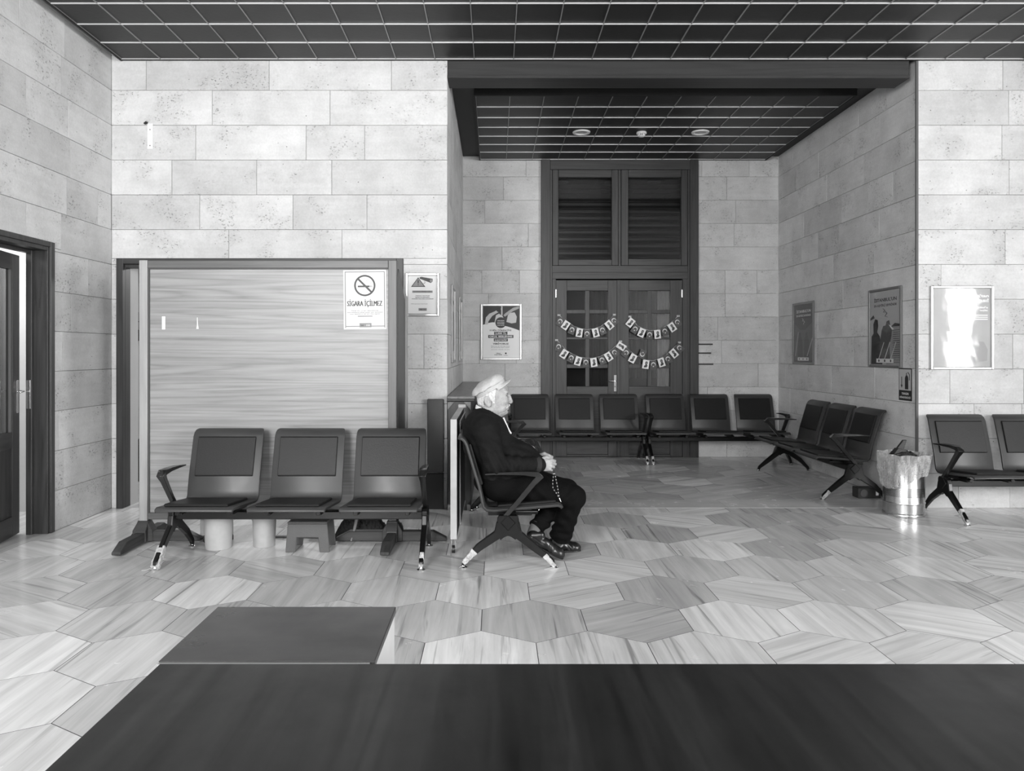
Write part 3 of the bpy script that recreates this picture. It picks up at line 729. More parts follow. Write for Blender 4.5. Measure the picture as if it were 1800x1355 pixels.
# ------------------------------------------------------------ things under the first bench
BK = mat('bucket_plastic', .42, .5, var=.12, scale=12)
def bucket(x, y, r, h, label, lid=False):
    b = empty('bucket', (x, y, 0), 0, label, 'bucket')
    MB().lathe([(.0,0),(r*.84,0),(r*.86,.006),(r*.97,h-.03),(r*1.0,h-.028),(r*1.0,h-.012),(r*1.04,h-.01),(r*1.04,h),(r*.98,h),(r*.96,h-.01),(r*.8,.012),(.0,.012)], 32, (0,0,.001)).build('tub', BK, b, smooth=True)
    MB().tube([(r*1.03*math.cos(a), -r*1.03*math.sin(a)*.5, h-.03-.07*math.sin(a)) for a in [PI*i/12 for i in range(13)]], .003, 6).build('bail', ALUD, b)
bucket(-1.985, 5.30, .105, .27, 'wide white plastic bucket standing under the first seat of the empty bench')
bucket(-1.675, 5.36, .088, .25, 'smaller white plastic bucket standing under the gap between two bench seats')
o = MB().box(-.11, .11, -.06, .06, .0, .20).build('crate', mat('crate_white', .42, .5, var=.2), None, (-2.11, 5.60, .001), .15, bevel=.012, seg=2)
tag(o, 'pale plastic crate behind the wide bucket at the partition foot', 'crate')
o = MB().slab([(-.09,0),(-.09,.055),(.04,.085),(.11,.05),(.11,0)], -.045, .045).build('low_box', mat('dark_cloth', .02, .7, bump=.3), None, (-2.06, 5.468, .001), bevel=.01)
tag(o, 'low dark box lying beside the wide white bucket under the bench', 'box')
st = empty('step_stool', (-1.315, 5.28, 0), 0, 'grey plastic folding step stool standing under the middle seat', 'step stool')
for yy in (-.10, .10):
    l = MB().slab([(-.155,0),(-.085,0),(-.075,.105),(.075,.105),(.085,0),(.155,0),(.138,.20),(-.138,.20)], yy-.008, yy+.008).build('side_frame', GREYP, st, bevel=.004)
    for x0 in (-.15, .09):
        for k in range(4): MB().box(x0+k*.016, x0+k*.016+.008, yy-.008, yy+.008, 0, .006)
MB().box(-.14, .14, -.115, .115, .20, .216).build('step_top', GREYP, st, bevel=.006)
MB().box(-.075, .075, -.094, -.088, .10, .19).build('hinge_plate', GREYP, st, bevel=.002)
random.seed(3)
bk = empty('cloth_heap', (-1.01, 5.62, 0), 0, 'heap of dark shaggy cloth under the third seat behind the foot arm', 'cloth heap')
b = MB()
nn_, mm_ = 34, 14; v = []
for j in range(mm_+1):
    for i in range(nn_+1):
        u, t = i/nn_, j/mm_
        x = (u-.5)*.42; y = (t-.5)*.20
        hgt = .155*(1-abs(2*u-1)**4)*(1-abs(2*t-1)**3)
        v.append((x+random.uniform(-.006,.006), y+random.uniform(-.006,.006), .002+hgt*(.75+.35*random.random()) if 0<i<nn_ and 0<j<mm_ else .002))
b.add(v, [(j*(nn_+1)+i, j*(nn_+1)+i+1, (j+1)*(nn_+1)+i+1, (j+1)*(nn_+1)+i) for j in range(mm_) for i in range(nn_)])
b.build('shaggy_cloth', mat('shaggy_cloth', .03, .9, var=.8, scale=60, bump=1, bscale=90), bk)
o = MB().tube([(-1.06, 5.44, .012), (-1.035, 5.46, .11), (-1.02, 5.48, .20)], [.006,.012,.014], 10).build('wooden_stick', mat('stick_wood', .22, .6), None, smooth=True)
tag(o, 'short pale wooden stick leaning under the gap before the third seat', 'stick')
tl = empty('metal_bracket', (-1.40, 5.60, 0), 0, 'perforated metal bracket lying on the floor behind the step stool', 'bracket')
MB().box(-.30, .12, -.02, .02, .001, .012).build('bar', GREYP, tl, bevel=.002)
pl = MB().box(-.02, .17, .028, .034, .001, .075).build('plate', GREYP, tl, bevel=.002)
for k in range(4): MB().lathe([(0,0),(.011,0),(.011,.003),(0,.003)], 12).build('hole', BLACK, pl, (0+.03*k+.02, .026, .045)).rotation_euler = (PI/2, 0, 0)

# ------------------------------------------------------------ radiator cabinet, grey box, folded rolling table
rc = empty('radiator_cabinet', (-.318, 6.56, 0), 0, 'long dark wooden radiator cabinet with planked top along the left recess wall', 'cabinet')
box('body', CABW, rc, -.100, .105, .03, 3.37, .03, .97, .004)
box('end_panel', CABW, rc, -.104, .108, 0, .03, .0, .97, .004)
n = 5
for k in range(n):
    y0 = -.03 + k*3.37/n
    box('top_plank', CABT, rc, -.104, .138, y0, y0+3.37/n-.004, .992, 1.014, .003)
MB().slab([(-.104,.972),(.138,.972),(.138,.992),(-.104,.992)], -.035, 3.38).build('cornice', CABW, rc, bevel=.003)
for s in (-1, 1): MB().slab([(s*.103,.965),(s*.04,.965),(s*.103,.89)], -.012, .0).build('corner_brace', CABT, rc, bevel=.002)
MB().box(-.103, -.075, -.004, .0, 0, .05).box(.07, .10, -.004, .0, 0, .05).build('foot_plate', ALUD, rc)
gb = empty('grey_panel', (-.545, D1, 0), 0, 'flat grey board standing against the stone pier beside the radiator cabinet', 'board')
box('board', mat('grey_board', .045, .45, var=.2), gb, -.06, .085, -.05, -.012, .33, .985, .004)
box('shade_and_dark_fill', mat('shade_fill_black', .012, .6), gb, -.10, .085, -.055, -.012, .002, .32, .004)  # dark box filling in for shade and dark things low on the pier

tb = empty('folded_table', (0, 0, 0), 0, 'folded table with a pale edge standing upright on castors behind the man', 'folding table')
EDGE = mat('pale_edge', .50, .4, var=.15, scale=6)
def tpanel(xc, y0, y1, z0, z1, th):
    p = box('table_half', DARKB, tb, xc-th/2+.002, xc+th/2-.002, y0+.004, y1, z0+.004, z1-.004)
    dx, dy, dz = xc, (y0+.004+y1)/2, (z0+z1)/2
    for n_, a in (('edge_band', (xc-th/2, xc+th/2, y0-.004, y0+.004, z0, z1)), ('edge_band', (xc-th/2, xc+th/2, y0+.004, y1, z1-.004, z1+.002)), ('edge_band', (xc-th/2, xc+th/2, y0+.004, y1, z0-.002, z0+.004))):
        q = box(n_, EDGE, p, *a); q.location = (q.location[0]-dx, q.location[1]-dy, q.location[2]-dz)
tpanel(-.287, 5.13, 6.30, .105, .935, .044)
tpanel(-.256, 5.42, 6.28, .14, .90, .008)
box('top_catch', ALUD, tb, -.315, -.245, 6.27, 6.31, .93, .965, .004)
for yy in (5.16, 6.22):
    c = MB().tube([(-.300, yy, .028), (-.278, yy, .028)], .027, 18).build('castor', BLACK, tb, smooth=True)
    c.data.transform(Matrix.Identity(4))
    MB().box(-.304, -.300, yy-.008, yy+.012, .03, .105).box(-.278, -.274, yy-.008, yy+.012, .03, .105).build('fork', CHROME, c)

# ------------------------------------------------------------ steel bin with clear bag
BINM = mat('brushed_bin_steel', .52, .24, .95, var=.15, scale=10, rv=.08, stretch=(1,1,.4))
bn = empty('waste_bin', (3.545, 6.40, 0), 0, 'round perforated steel waste bin with a clear bag at the wall corner', 'waste bin')
rb = .162
MB().lathe([(0,.0),(rb+.004,0),(rb+.006,.012),(rb+.004,.024),(rb,.028),(rb,.105),(rb+.004,.110),(rb+.004,.120),(rb,.126),(rb,.470),(rb+.006,.475),(rb+.006,.490),(rb-.004,.492),(rb-.01,.47),(rb-.01,.04),(0,.04)], 56, (0,0,.001)).build('drum', BINM, bn, smooth=True)
v = []; f = []; hr = .0036; cols = 96
for j in range(8):
    for i in range(cols):
        a = 2*PI*(i+.5*(j % 2))/cols
        if math.sin(a) > .35: continue
        c0 = len(v)
        for k in range(6):
            b_ = k*PI/3; aa = a + hr*math.cos(b_)/rb; v.append(((rb+.0008)*math.cos(aa), (rb+.0008)*math.sin(aa), .175+j*.0098+hr*math.sin(b_)))
        f.append(tuple(range(c0, c0+6)))
me = bpy.data.meshes.new('perforations'); me.from_pydata(v, [], f)
o = obj('perforation', me, BLACK, bn); tag(o, kind='stuff')
# crumpled clear bag
BAG = bpy.data.materials.new('clear_bag'); BAG.use_nodes = True
t = BAG.node_tree; t.nodes.clear(); L = t.links
out = t.nodes.new('ShaderNodeOutputMaterial'); mx = t.nodes.new('ShaderNodeMixShader'); tr = t.nodes.new('ShaderNodeBsdfTransparent'); tr.inputs[0].default_value = g(.9)
pr_ = t.nodes.new('ShaderNodeBsdfPrincipled'); pr_.inputs['Base Color'].default_value = g(.62); pr_.inputs['Roughness'].default_value = .16
fr = t.nodes.new('ShaderNodeLayerWeight'); fr.inputs[0].default_value = .5; rr = t.nodes.new('ShaderNodeMapRange'); rr.inputs[3].default_value = .28; rr.inputs[4].default_value = .95
nz = t.nodes.new('ShaderNodeTexNoise'); nz.inputs['Scale'].default_value = 22; nz.inputs['Detail'].default_value = 4; nz.inputs['Distortion'].default_value = 1.5
tc = t.nodes.new('ShaderNodeTexCoord'); bp = t.nodes.new('ShaderNodeBump'); bp.inputs['Strength'].default_value = .9; bp.inputs['Distance'].default_value = .02
L.new(tc.outputs['Object'], nz.inputs['Vector']); L.new(nz.outputs[0], bp.inputs['Height']); L.new(bp.outputs[0], pr_.inputs['Normal'])
L.new(fr.outputs['Facing'], rr.inputs[0]); L.new(rr.outputs[0], mx.inputs[0]); L.new(tr.outputs[0], mx.inputs[1]); L.new(pr_.outputs[0], mx.inputs[2]); L.new(mx.outputs[0], out.inputs[0])
random.seed(5); v = []; SG, RW = 96, 26
ph = [random.uniform(0, 6.28) for _ in range(8)]
for j in range(RW+1):
    t_ = j/RW
    for i in range(SG):
        a = 2*PI*i/SG
        hem = .30 + .05*math.sin(a*1+2.6) - .07*max(0, math.cos(a-3.9))**3          # lower hem height
        if t_ < .78: z = hem + (.535-hem)*(t_/.78)
        else: z = .535 + .004*math.sin(7*a) - (t_-.78)/.22*.10
        knot = max(0, math.cos(a-3.95))**6
        rad = rb + .014 + .030*min(1, t_/.6)*(1-.3*knot) - .0*knot
        rad += .006*math.sin(a*11+ph[0]+4*t_)*(.3+t_) + .005*math.sin(a*19+ph[1]-6*t_) + .004*math.sin(a*31+9*t_+ph[2])+random.uniform(-.0025,.0025)
        if t_ >= .78: rad = rad - (t_-.78)/.22*.055
        v.append((rad*math.cos(a), rad*math.sin(a), z+.004*math.sin(9*a+ph[3])))
me = bpy.data.meshes.new('bin_bag'); me.from_pydata(v, [], [(j*SG+i, j*SG+(i+1)%SG, (j+1)*SG+(i+1)%SG, (j+1)*SG+i) for j in range(RW) for i in range(SG)])
obj('bin_bag', me, BAG, bn)
kn = MB().lathe([(0,-.02),(.018,-.012),(.012,0),(.022,.012),(.010,.025),(0,.03)], 12).build('bag_knot', BAG, bn, (-.135, -.135, .275)); 
rb_ = empty('rubbish', (3.52, 6.38, .50), 0, 'black crumpled rubbish with a broken flap sticking out of the bin', 'rubbish')
v = []; random.seed(9)
for j in range(9):
    for i in range(18):
        a = 2*PI*i/18; q = j/8
        rr_ = .125*math.cos(q*PI/2)**.6; v.append((rr_*math.cos(a)*random.uniform(.85,1.05), rr_*math.sin(a)*random.uniform(.85,1.05)*.9, -.02+.075*math.sin(q*PI/2)*random.uniform(.8,1.1)))
MB().add(v, [(j*18+i, j*18+(i+1)%18, (j+1)*18+(i+1)%18, (j+1)*18+i) for j in range(8) for i in range(18)]).build('crumpled_sheet', mat('black_film', .015, .3, bump=.5), rb_)
MB().slab([(-.05,.03),(.02,.02),(.055,.13),(.025,.13)], -.012, .012).slab([(-.07,.01),(.06,.01),(.04,.05),(-.03,.06)], -.03, .03).build('broken_flap', BLACK, rb_, (-.03, -.02, .02), bevel=.003)

sb = empty('speaker_box', (3.60, 7.15, 0), 0, 'small black box with a round grille on the floor behind the bin', 'speaker')
box('case', mat('black_case', .02, .4), sb, -.11, .11, -.06, .06, .002, .10, .004)
MB().lathe([(0,0),(.035,0),(.035,.006),(.028,.006),(.026,.002),(0,.002)], 20).build('grille', GREYP, sb, (-.055, -.061, .052)).rotation_euler = (PI/2, 0, 0)
box('label_plate', WHITE, sb, .06, .085, -.063, -.06, .03, .085)

# ------------------------------------------------------------ dark stone counter in the foreground, and the block beyond it
ct = empty('counter', (0, 0, 0), 0, 'wide dark polished stone counter across the bottom of the view', 'counter')
box('counter_top', COUNTER, ct, -.432, 3.2, .30, .950, .972, 1.0, .0015)
box('counter_body', mat('counter_side', .42, .5, var=.1), ct, -.40, 3.17, .34, .90, 0, .972)
c2 = empty('counter_block', (0, 0, 0), 0, 'lower dark topped block with a pale side standing beyond the counter on the left', 'plinth')
box('top_slab', COUNTER2, c2, -.437, -.156, .958, 1.163, .990, 1.0, .001)
box('side_body', mat('pale_side', .50, .5, var=.08), c2, -.435, -.158, .960, 1.160, 0, .990)
box('edge_strip', ALU, c2, -.436, -.162, .9515, .957, .985, .9985)

# chair in the room behind
oc = empty('office_chair', (-3.72, 8.3, 0), .3, 'black chair glimpsed through the narrow doorway gap', 'chair')
MB().box(-.25, .25, .19, .23, .45, .86).build('backrest', BLACK, oc, bevel=.015, seg=2)
MB().box(-.25, .25, -.24, .20, .40, .46).build('seat', BLACK, oc, bevel=.015, seg=2)
for sx in (-.23, .23):
    for sy in (-.21, .21): MB().tube([(sx, sy, .0), (sx, sy, .41)], .012, 8).build('leg', FRAME, oc)
# ------------------------------------------------------------ posters, signs and lettering (local: x right, z up, facing -y)
def text_mesh(s, w_, h_=None, bold=0.0, align='c', shear=0):
    cu = bpy.data.curves.new('t', 'FONT'); cu.body = s; cu.size = 1; cu.offset = bold; cu.resolution_u = 2; cu.shear = shear; cu.fill_mode = 'BOTH'
    o = bpy.data.objects.new('t', cu); C.objects.link(o)
    dg = bpy.context.evaluated_depsgraph_get(); me = bpy.data.meshes.new_from_object(o.evaluated_get(dg))
    bpy.data.objects.remove(o); bpy.data.curves.remove(cu)
    n = len(me.vertices); co = np.empty(n*3, 'f'); me.vertices.foreach_get('co', co); co = co.reshape(-1, 3)
    mn, mx_ = co.min(0), co.max(0); sx = w_/(mx_[0]-mn[0]); sz = (h_/(mx_[1]-mn[1])) if h_ else sx
    x = (co[:, 0]-(mn[0]+mx_[0])/2)*sx; z = (co[:, 1]-(mn[1]+mx_[1])/2)*sz
    co = np.stack([x, np.zeros(n), z], 1).astype('f'); me.vertices.foreach_set('co', co.ravel()); me.update(); me.name = 'lettering'
    me.materials.clear(); return me
def text(parent, s, cx, cz, w_, h_=None, m=INK, y=-.002, bold=.012, rot=0):
    o = obj('lettering', text_mesh(s, w_, h_, bold), m, parent, (cx, y, cz)); o.rotation_euler = (0, rot, 0)
    return o
def flat(parent, name, poly, m, y=-.0016, th=.0005):
    n = len(poly); cx = sum(p[0] for p in poly)/n; cz = sum(p[1] for p in poly)/n
    return MB().slab([(a-cx, b-cz) for a, b in poly], -th/2, th/2).build(name, m, parent, (cx, y, cz))
def rectp(x0, x1, z0, z1): return [(x0, z0), (x1, z0), (x1, z1), (x0, z1)]
def disc(cx, cz, r, n=24, rz_=None): return [(cx+r*math.cos(2*PI*i/n), cz+(rz_ or r)*math.sin(2*PI*i/n)) for i in range(n)]
def ring(parent, name, cx, cz, r0, r1, m, y, n=32, a0=0, a1=2*PI):
    v = []; f = []
    for i in range(n+1):
        a = a0+(a1-a0)*i/n
        for r in (r0, r1): v.append((r*math.cos(a), 0, r*math.sin(a)))
    f = [(2*i, 2*i+1, 2*i+3, 2*i+2) for i in range(n)]
    me = bpy.data.meshes.new(name); me.from_pydata(v, [], f); return obj(name, me, m, parent, (cx, y, cz))
def frame(parent, w_, h_, t=.022, d=.018, m=ALU):
    for x0, x1, z0, z1 in ((-w_/2, -w_/2+t, 0, h_), (w_/2-t, w_/2, 0, h_), (-w_/2+t, w_/2-t, 0, t), (-w_/2+t, w_/2-t, h_-t, h_)):
        box('frame_rail', m, parent, x0, x1, -d, -.0005, z0, z1, .005)
def poster(name, x, y, z, rz, w_, h_, label, paper=PAPER, t=.022, fm=ALU):
    r = empty(name, (x, y, z), rz, label, 'poster' if name == 'framed_poster' else 'sign')
    if fm: frame(r, w_, h_, t, m=fm)
    box('sheet', paper, r, -w_/2+t*.9, w_/2-t*.9, -.003, -.001, t*.9, h_-t*.9)
    return r
# no smoking notice on the partition
a, b_ = px(603.5, 5.44), px(679, 5.44); z0, z1 = pz(578.5, 5.44), pz(474, 5.44)
ns = empty('notice', ((a+b_)/2, 5.4615, z0), 0, 'white no smoking notice stuck to the upper right of the wooden partition', 'sign')
ns.rotation_euler = (0, math.radians(-.6), 0)
W_, H_ = b_-a, z1-z0
box('sheet', PAPER, ns, -W_/2, W_/2, -.0015, 0, 0, H_)
bd = MB(); i_ = .010; e = .007
for x0, x1, q0, q1 in ((-W_/2+i_, -W_/2+i_+e, i_, H_-i_), (W_/2-i_-e, W_/2-i_, i_, H_-i_), (-W_/2+i_+e, W_/2-i_-e, H_-i_-e, H_-i_), (-W_/2+i_+e, W_/2-i_-e, .019, .019+e)): bd.box(x0, x1, -.0021, -.0016, q0, q1)
bd.build('printed_border', INKM, ns)
cx, cz = 0, H_-.115
ring(ns, 'ban_ring', cx, cz, .066, .079, INKG, -.0032, 48)
cig = flat(ns, 'cigarette', rectp(-.052, .036, cz-.012, cz+.0), INK, -.0022); flat(ns, 'ember', rectp(.041, .0445, cz-.012, cz), INK, -.0022); flat(ns, 'ember', rectp(.0485, .052, cz-.012, cz), INK, -.0022)
for dx, pts in ((0, [(-.005,.057),(.0,.047),(.012,.042),(.016,.030),(.030,.024),(.042,.022),(.046,.008)]), (.007, [(-.002,.060),(.010,.050),(.020,.046),(.026,.036),(.038,.030),(.048,.027),(.051,.008)])):
    MB().tube([(p[0], -.0022, cz+p[1]) for p in pts], .0017, 6, 1, .3).build('smoke_line', INK, ns)
flat(ns, 'ban_bar', [(-.053, cz+.043), (-.043, cz+.053), (.053, cz-.043), (.043, cz-.053)], INKG, -.0028)
for q_, dx_ in enumerate((-.0018, 0, .0018)): text(ns, 'SİGARA İÇİLMEZ', -.002+dx_, H_*.44, .258, .060, INKG, bold=0, y=-.002-.0004*q_)
text(ns, 'Kapalı alan ve tüm eklentilerinde', 0, H_*.312, .20, .010, INKG); text(ns, 'tütün mamullerinin içilmesi yasaktır, aykırı davrananlara', 0, H_*.283, .265, .010, INKG); text(ns, 'kanun hükümlerince idari para cezası uygulanır', 0, H_*.256, .225, .010, INKG)
flat(ns, 'printed_band', rectp(-.055, .055, H_*.212, H_*.228), INKM, -.0022); flat(ns, 'emblem_band', rectp(-.042, .047, .014, .046), INKM, -.0030)
text(ns, 'İBB', -.022, .030, .022, .014, INK, -.0036); text(ns, '153', .022, .030, .026, .014, PAPER, -.0036)
# camera notice in a rounded frame on the pier
cn = poster('notice', px(743, D1), D1-.002, pz(556, D1), 0, px(773, D1)-px(713, D1), pz(480, D1)-pz(556, D1), 'small framed camera surveillance notice on the stone pier right of the partition', PAPER, .024)
W_, H_ = .3077, .39
flat(cn, 'warning_triangle', [(-.105, .265), (.025, .265), (-.040, .352)], INK, -.0036); flat(cn, 'warning_face', [(-.092, .272), (.012, .272), (-.040, .341)], INKM, -.0042)
flat(cn, 'exclamation_mark', [(-.044, .295), (-.036, .295), (-.033, .325), (-.047, .325)], INK, -.005); flat(cn, 'exclamation_dot', disc(-.040, .284, .005, 10), INK, -.005)
flat(cn, 'camera_body', [(-.025, .338), (.075, .300), (.092, .318), (.090, .338), (-.012, .356), (-.028, .350)], INKG, -.0046); flat(cn, 'camera_lens', disc(.078, .320, .014, 14), INKM, -.0052)
MB().tube([(.02, -.0046, .318), (.022, -.0046, .300), (.008, -.0046, .294)], .005, 6, 1, .3).build('camera_bracket', INK, cn)
flat(cn, 'printed_band', rectp(-.093, .09, .212, .232), INKM, -.0036); text(cn, 'GÜVENLİĞİNİZ İÇİN', 0, .222, .16, .012, INK, -.0046)
for s_, z_, w__ in (('Tesisimiz 7 gün 24 saat', .185, .13), ('kamera ile izlenmekte,', .171, .13), ('görüntüler kayıt altına alınmaktadır', .157, .20)): text(cn, s_, 0, z_, w__, .010, INK, -.0036, .03)
text(cn, '6698 sayılı kanun kapsamında', -.03, .112, .15, .007, INKG, -.0036); flat(cn, 'emblem_band', rectp(-.037, .037, .050, .074), INKM, -.0036); text(cn, 'İBB 153', 0, .062, .05, .012, INK, -.0046)

# school meals poster on the back wall
sm = poster('framed_poster', px(881, 9.9), D2-.002, pz(632.5, 9.9), 0, .553, .752, 'framed school meal support poster left of the double door above the seated man', mat('paper_bright', .85, .6), .028)
W_, H_ = .553, .752; x0, x1 = -.245, .245; zt_ = H_-.03
arc = [(x0, .47)] + [(x0+(x1-x0)*t/12, .47+.035*math.sin(PI*min(1, t/7)) - .075*max(0, (t-5)/7)**1.5) for t in range(1, 13)]
flat(sm, 'photo_area', arc + [(x1, zt_), (x0, zt_)], INKG, -.0036)
flat(sm, 'printed_child', [(-.22,.475),(-.205,.57),(-.16,.62),(-.08,.655),(-.02,.70),(.01,.68),(-.04,.64),(-.12,.59),(-.17,.52),(-.18,.475)], mat('print_pale', .55, .5), -.0044)
flat(sm, 'printed_child', [(-.09,.50),(-.07,.60),(-.03,.62),(.02,.59),(.04,.53),(.02,.50)], mat('print_pale', .62, .5), -.005)
flat(sm, 'printed_child', [(.07,.51),(.09,.60),(.12,.63),(.18,.64),(.21,.58),(.2,.5),(.14,.49)], mat('print_pale', .6, .5), -.0046)
flat(sm, 'printed_arm', [(.03,.60),(.06,.63),(.16,.70),(.24,.72),(.24,.69),(.16,.655),(.08,.60),(.05,.58)], mat('print_mid', .4, .5), -.0052)
flat(sm, 'printed_head', disc(-.035, .675, .032, 16), INK, -.0056); flat(sm, 'printed_window', rectp(.0, .018, .60, zt_), mat('print_pale', .6, .5), -.0040)
flat(sm, 'badge', disc(-.005, .50, .073, 30), INKG, -.006)
for s_, z_ in (('OKULDA', .525), ('BESLENME', .495), ('DESTEĞİ', .468)): text(sm, s_, -.005, z_, .095, .016, PAPER, -.0068, .03)
text(sm, '15 BİN ÖĞRENCİYE', -.01, .400, .29, .026, INKG, -.0036, .03)
for s_, z_, w__ in (('2.000 TL', .358, .15), ('OKUL BESLENME', .314, .31), ('DESTEĞİ', .268, .16)):
    flat(sm, 'text_band', rectp(-.005-w__/2-.014, -.005+w__/2+.014, z_-.020, z_+.020), INKG, -.0036); text(sm, s_, -.005, z_, w__, .026, PAPER, -.0046, .04)
text(sm, 'VERİYORUZ', -.005, .220, .215, .030, INKG, -.0036, .04)
text(sm, 'Başvurular için okul bilgi sistemi', -.01, .183, .25, .011, INKG, -.0036, .02); text(sm, 'ile çevrimiçi kayıt yapılır', -.01, .165, .25, .011, INKG, -.0036, .02); text(sm, 'ayrıntılar afişteki adreste', -.01, .137, .25, .009, INKG, -.0036)
text(sm, 'Okul', -.04, .088, .055, .016, INKG, -.0036, .03); text(sm, 'DESTEĞİ', -.04, .070, .10, .014, INKG, -.0036, .04); flat(sm, 'printed_emblem', disc(.062, .088, .012, 12), INKG, -.0036); text(sm, 'İSTANBUL', .062, .063, .055, .010, INKG, -.0036)

# two travel posters on the right recess wall
def travel(yc, w_, h_, zb, label, dark):
    sheet = mat('poster_dark' if dark else 'poster_sky', .015 if dark else .42, .5)
    p = poster('framed_poster', XB-.002, yc, zb, -PI/2, w_, h_, label, sheet, .026, ALUD)
    k = w_/.62; q = h_/.76
    T = lambda pts: [(a_*k, b2_*q) for a_, b2_ in pts]
    ink = PAPER if dark else INK
    text(p, "İSTANBUL'UN", 0, .655*q, .42*k, .044*q, ink, -.0036, .03); text(p, 'EN KEYİFLİ SEYRİNDE', 0, .600*q, .42*k, .030*q, ink, -.0036, .03)
    if not dark:
        flat(p, 'printed_water', T([(.02,.03),(.28,.03),(.28,.39),(.02,.39)]), mat('print_water', .25, .5), -.0034)
        flat(p, 'printed_shore', T([(.10,.385),(.18,.42),(.26,.41),(.28,.39)]), INKG, -.0040)
        for i in range(16): flat(p, 'printed_ripple', T([(.13+.01*(i % 3), .05+.02*i), (.27, .052+.02*i), (.27, .058+.02*i), (.15, .056+.02*i)]), INKG, -.0042)
        fig = [(-.27,.03),(-.26,.30),(-.22,.33),(-.225,.42),(-.19,.47),(-.14,.46),(-.13,.40),(-.15,.34),(-.10,.30),(-.06,.20),(-.05,.03)]
        flat(p, 'printed_traveller', T(fig), INK, -.0048)
        fig = [(-.08,.05),(-.10,.22),(-.06,.36),(-.03,.40),(.01,.40),(.03,.44),(.08,.45),(.10,.40),(.13,.37),(.12,.30),(.08,.20),(.10,.05)]
        flat(p, 'printed_traveller', T(fig), mat('print_dark', .05, .5), -.0054)
        flat(p, 'printed_bird', T([(.07,.41),(.10,.40),(.17,.36),(.13,.36)]), PAPER, -.0062); flat(p, 'printed_parasol', T([(-.28,.48),(-.22,.51),(-.20,.48),(-.28,.46)]), INK, -.0048)
        for a0 in (-.14, -.03, .08): flat(p, 'printed_rail', T([(a0,.05),(a0+.012,.05),(a0+.13,.24),(a0+.12,.245)]), mat('print_pale', .5, .5), -.0066)
    else:
        flat(p, 'printed_deck', T([(-.26,.05),(.26,.05),(.24,.50),(.05,.42),(-.1,.42),(-.25,.5)]), mat('print_deck', .07, .5), -.0034)
        for cx_ in (-.10, .09): flat(p, 'printed_passenger', T([(cx_-.07,.08),(cx_-.06,.30),(cx_-.03,.34),(cx_-.03,.39),(cx_+.03,.39),(cx_+.03,.34),(cx_+.07,.28),(cx_+.08,.08)]), INK, -.0042)
        flat(p, 'printed_rail', T([(.10,.10),(.12,.10),(.26,.30),(.26,.33)]), mat('print_pale', .4, .5), -.0048); flat(p, 'printed_rail', T([(-.25,.10),(-.23,.10),(-.14,.40),(-.16,.40)]), mat('print_mid', .3, .5), -.0038)
    for i, pts in enumerate((((-.04,.565),(.0,.55),(-.03,.53),(.02,.52)), ((.0,.54),(.04,.52),(.0,.49),(.05,.48)))):
        MB().tube([(a_*k, -.0036, b2_*q) for a_, b2_ in pts], .004, 5, 1, .3).build('printed_scribble', ink, p)
    flat(p, 'emblem_band', T(rectp(-.16, .16, .045, .085)), PAPER, -.0072)
    for cx_ in (-.11, .0, .11): flat(p, 'printed_emblem', T(disc(cx_, .065, .013, 10)), INK, -.008)
    MB().box(-w_/2+.02, w_/2-.02, -.0105, -.0095, .02, h_-.02).build('cover_film', FILM, p)
travel(9.10, .62, .765, 1.258, 'dark framed ferry poster on the recess wall, farther from the viewer', True)
travel(7.195, .61, .775, 1.256, 'framed sea view poster with travellers on the recess wall above the bin side', False)
fs_ = empty('fire_sign', (XB-.001, 6.845, .957), -PI/2, 'narrow dark fire extinguisher sign below the sea view poster', 'sign')
w_, h_ = .215, .30
box('plate', INK, fs_, -w_/2, w_/2, -.004, 0, 0, h_, .001)
flat(fs_, 'white_field', rectp(-w_/2+.010, w_/2-.010, .095, h_-.010), mat('sign_pale', .45, .5), -.0048)
flat(fs_, 'extinguisher', [(-.0+.0, .105), (.055, .105), (.055, .21), (.045, .228), (.035, .235), (.02, .235), (.010, .228), (0, .21)], INK, -.0056)
MB().tube([(.028, -.0056, .235), (.028, -.0056, .255), (.055, -.0056, .262), (.078, -.0056, .24), (.075, -.0056, .19)], .005, 6, 1, .3).build('hose', INK, fs_)
flat(fs_, 'arrow', [(-.055, .115), (-.038, .145), (-.050, .145), (-.050, .22), (-.060, .22), (-.060, .145), (-.072, .145)], INK, -.0056)
text(fs_, 'YANGIN', 0, .064, .115, .022, PAPER, -.0048, .03); text(fs_, 'SÖNDÜRÜCÜ', 0, .030, .18, .022, PAPER, -.0048, .03)

# shiny travel card poster on the right wall
W_, H_ = px(1745.5, D1)-px(1634, D1), pz(502.5, D1)-pz(649.5, D1)
sc_ = poster('framed_poster', px(1689.7, D1), D1-.002, pz(649.5, D1), 0, W_, H_, 'shiny framed travel card poster under rumpled film on the bright right wall', mat('poster_pale', .34, .45, var=.12, scale=3), .024)
wt = mat('print_white', .85, .5)
text(sc_, "İstanbulkart'tan", .065, H_-.085, .36, .034, wt, -.0036, .03); text(sc_, 'da fazlası!', .12, H_-.130, .245, .034, wt, -.0036, .03)
text(sc_, "İstanbul'u", .165, H_-.190, .14, .026, wt, -.0036, .02); text(sc_, 'keşfet', .20, H_-.222, .07, .022, wt, -.0036, .02)
for i in range(3): flat(sc_, 'printed_line', rectp(.05+.02*i, .235, H_-.268-.018*i, H_-.261-.018*i), wt, -.0036)
flat(sc_, 'printed_hand', [(.03,.13),(.06,.22),(.12,.26),(.20,.25),(.235,.18),(.23,.08),(.12,.06)], mat('print_hand', .27, .5), -.0036)
nx_, nz_ = 40, 52; v = []; random.seed(2)
from mathutils import noise as mnoise
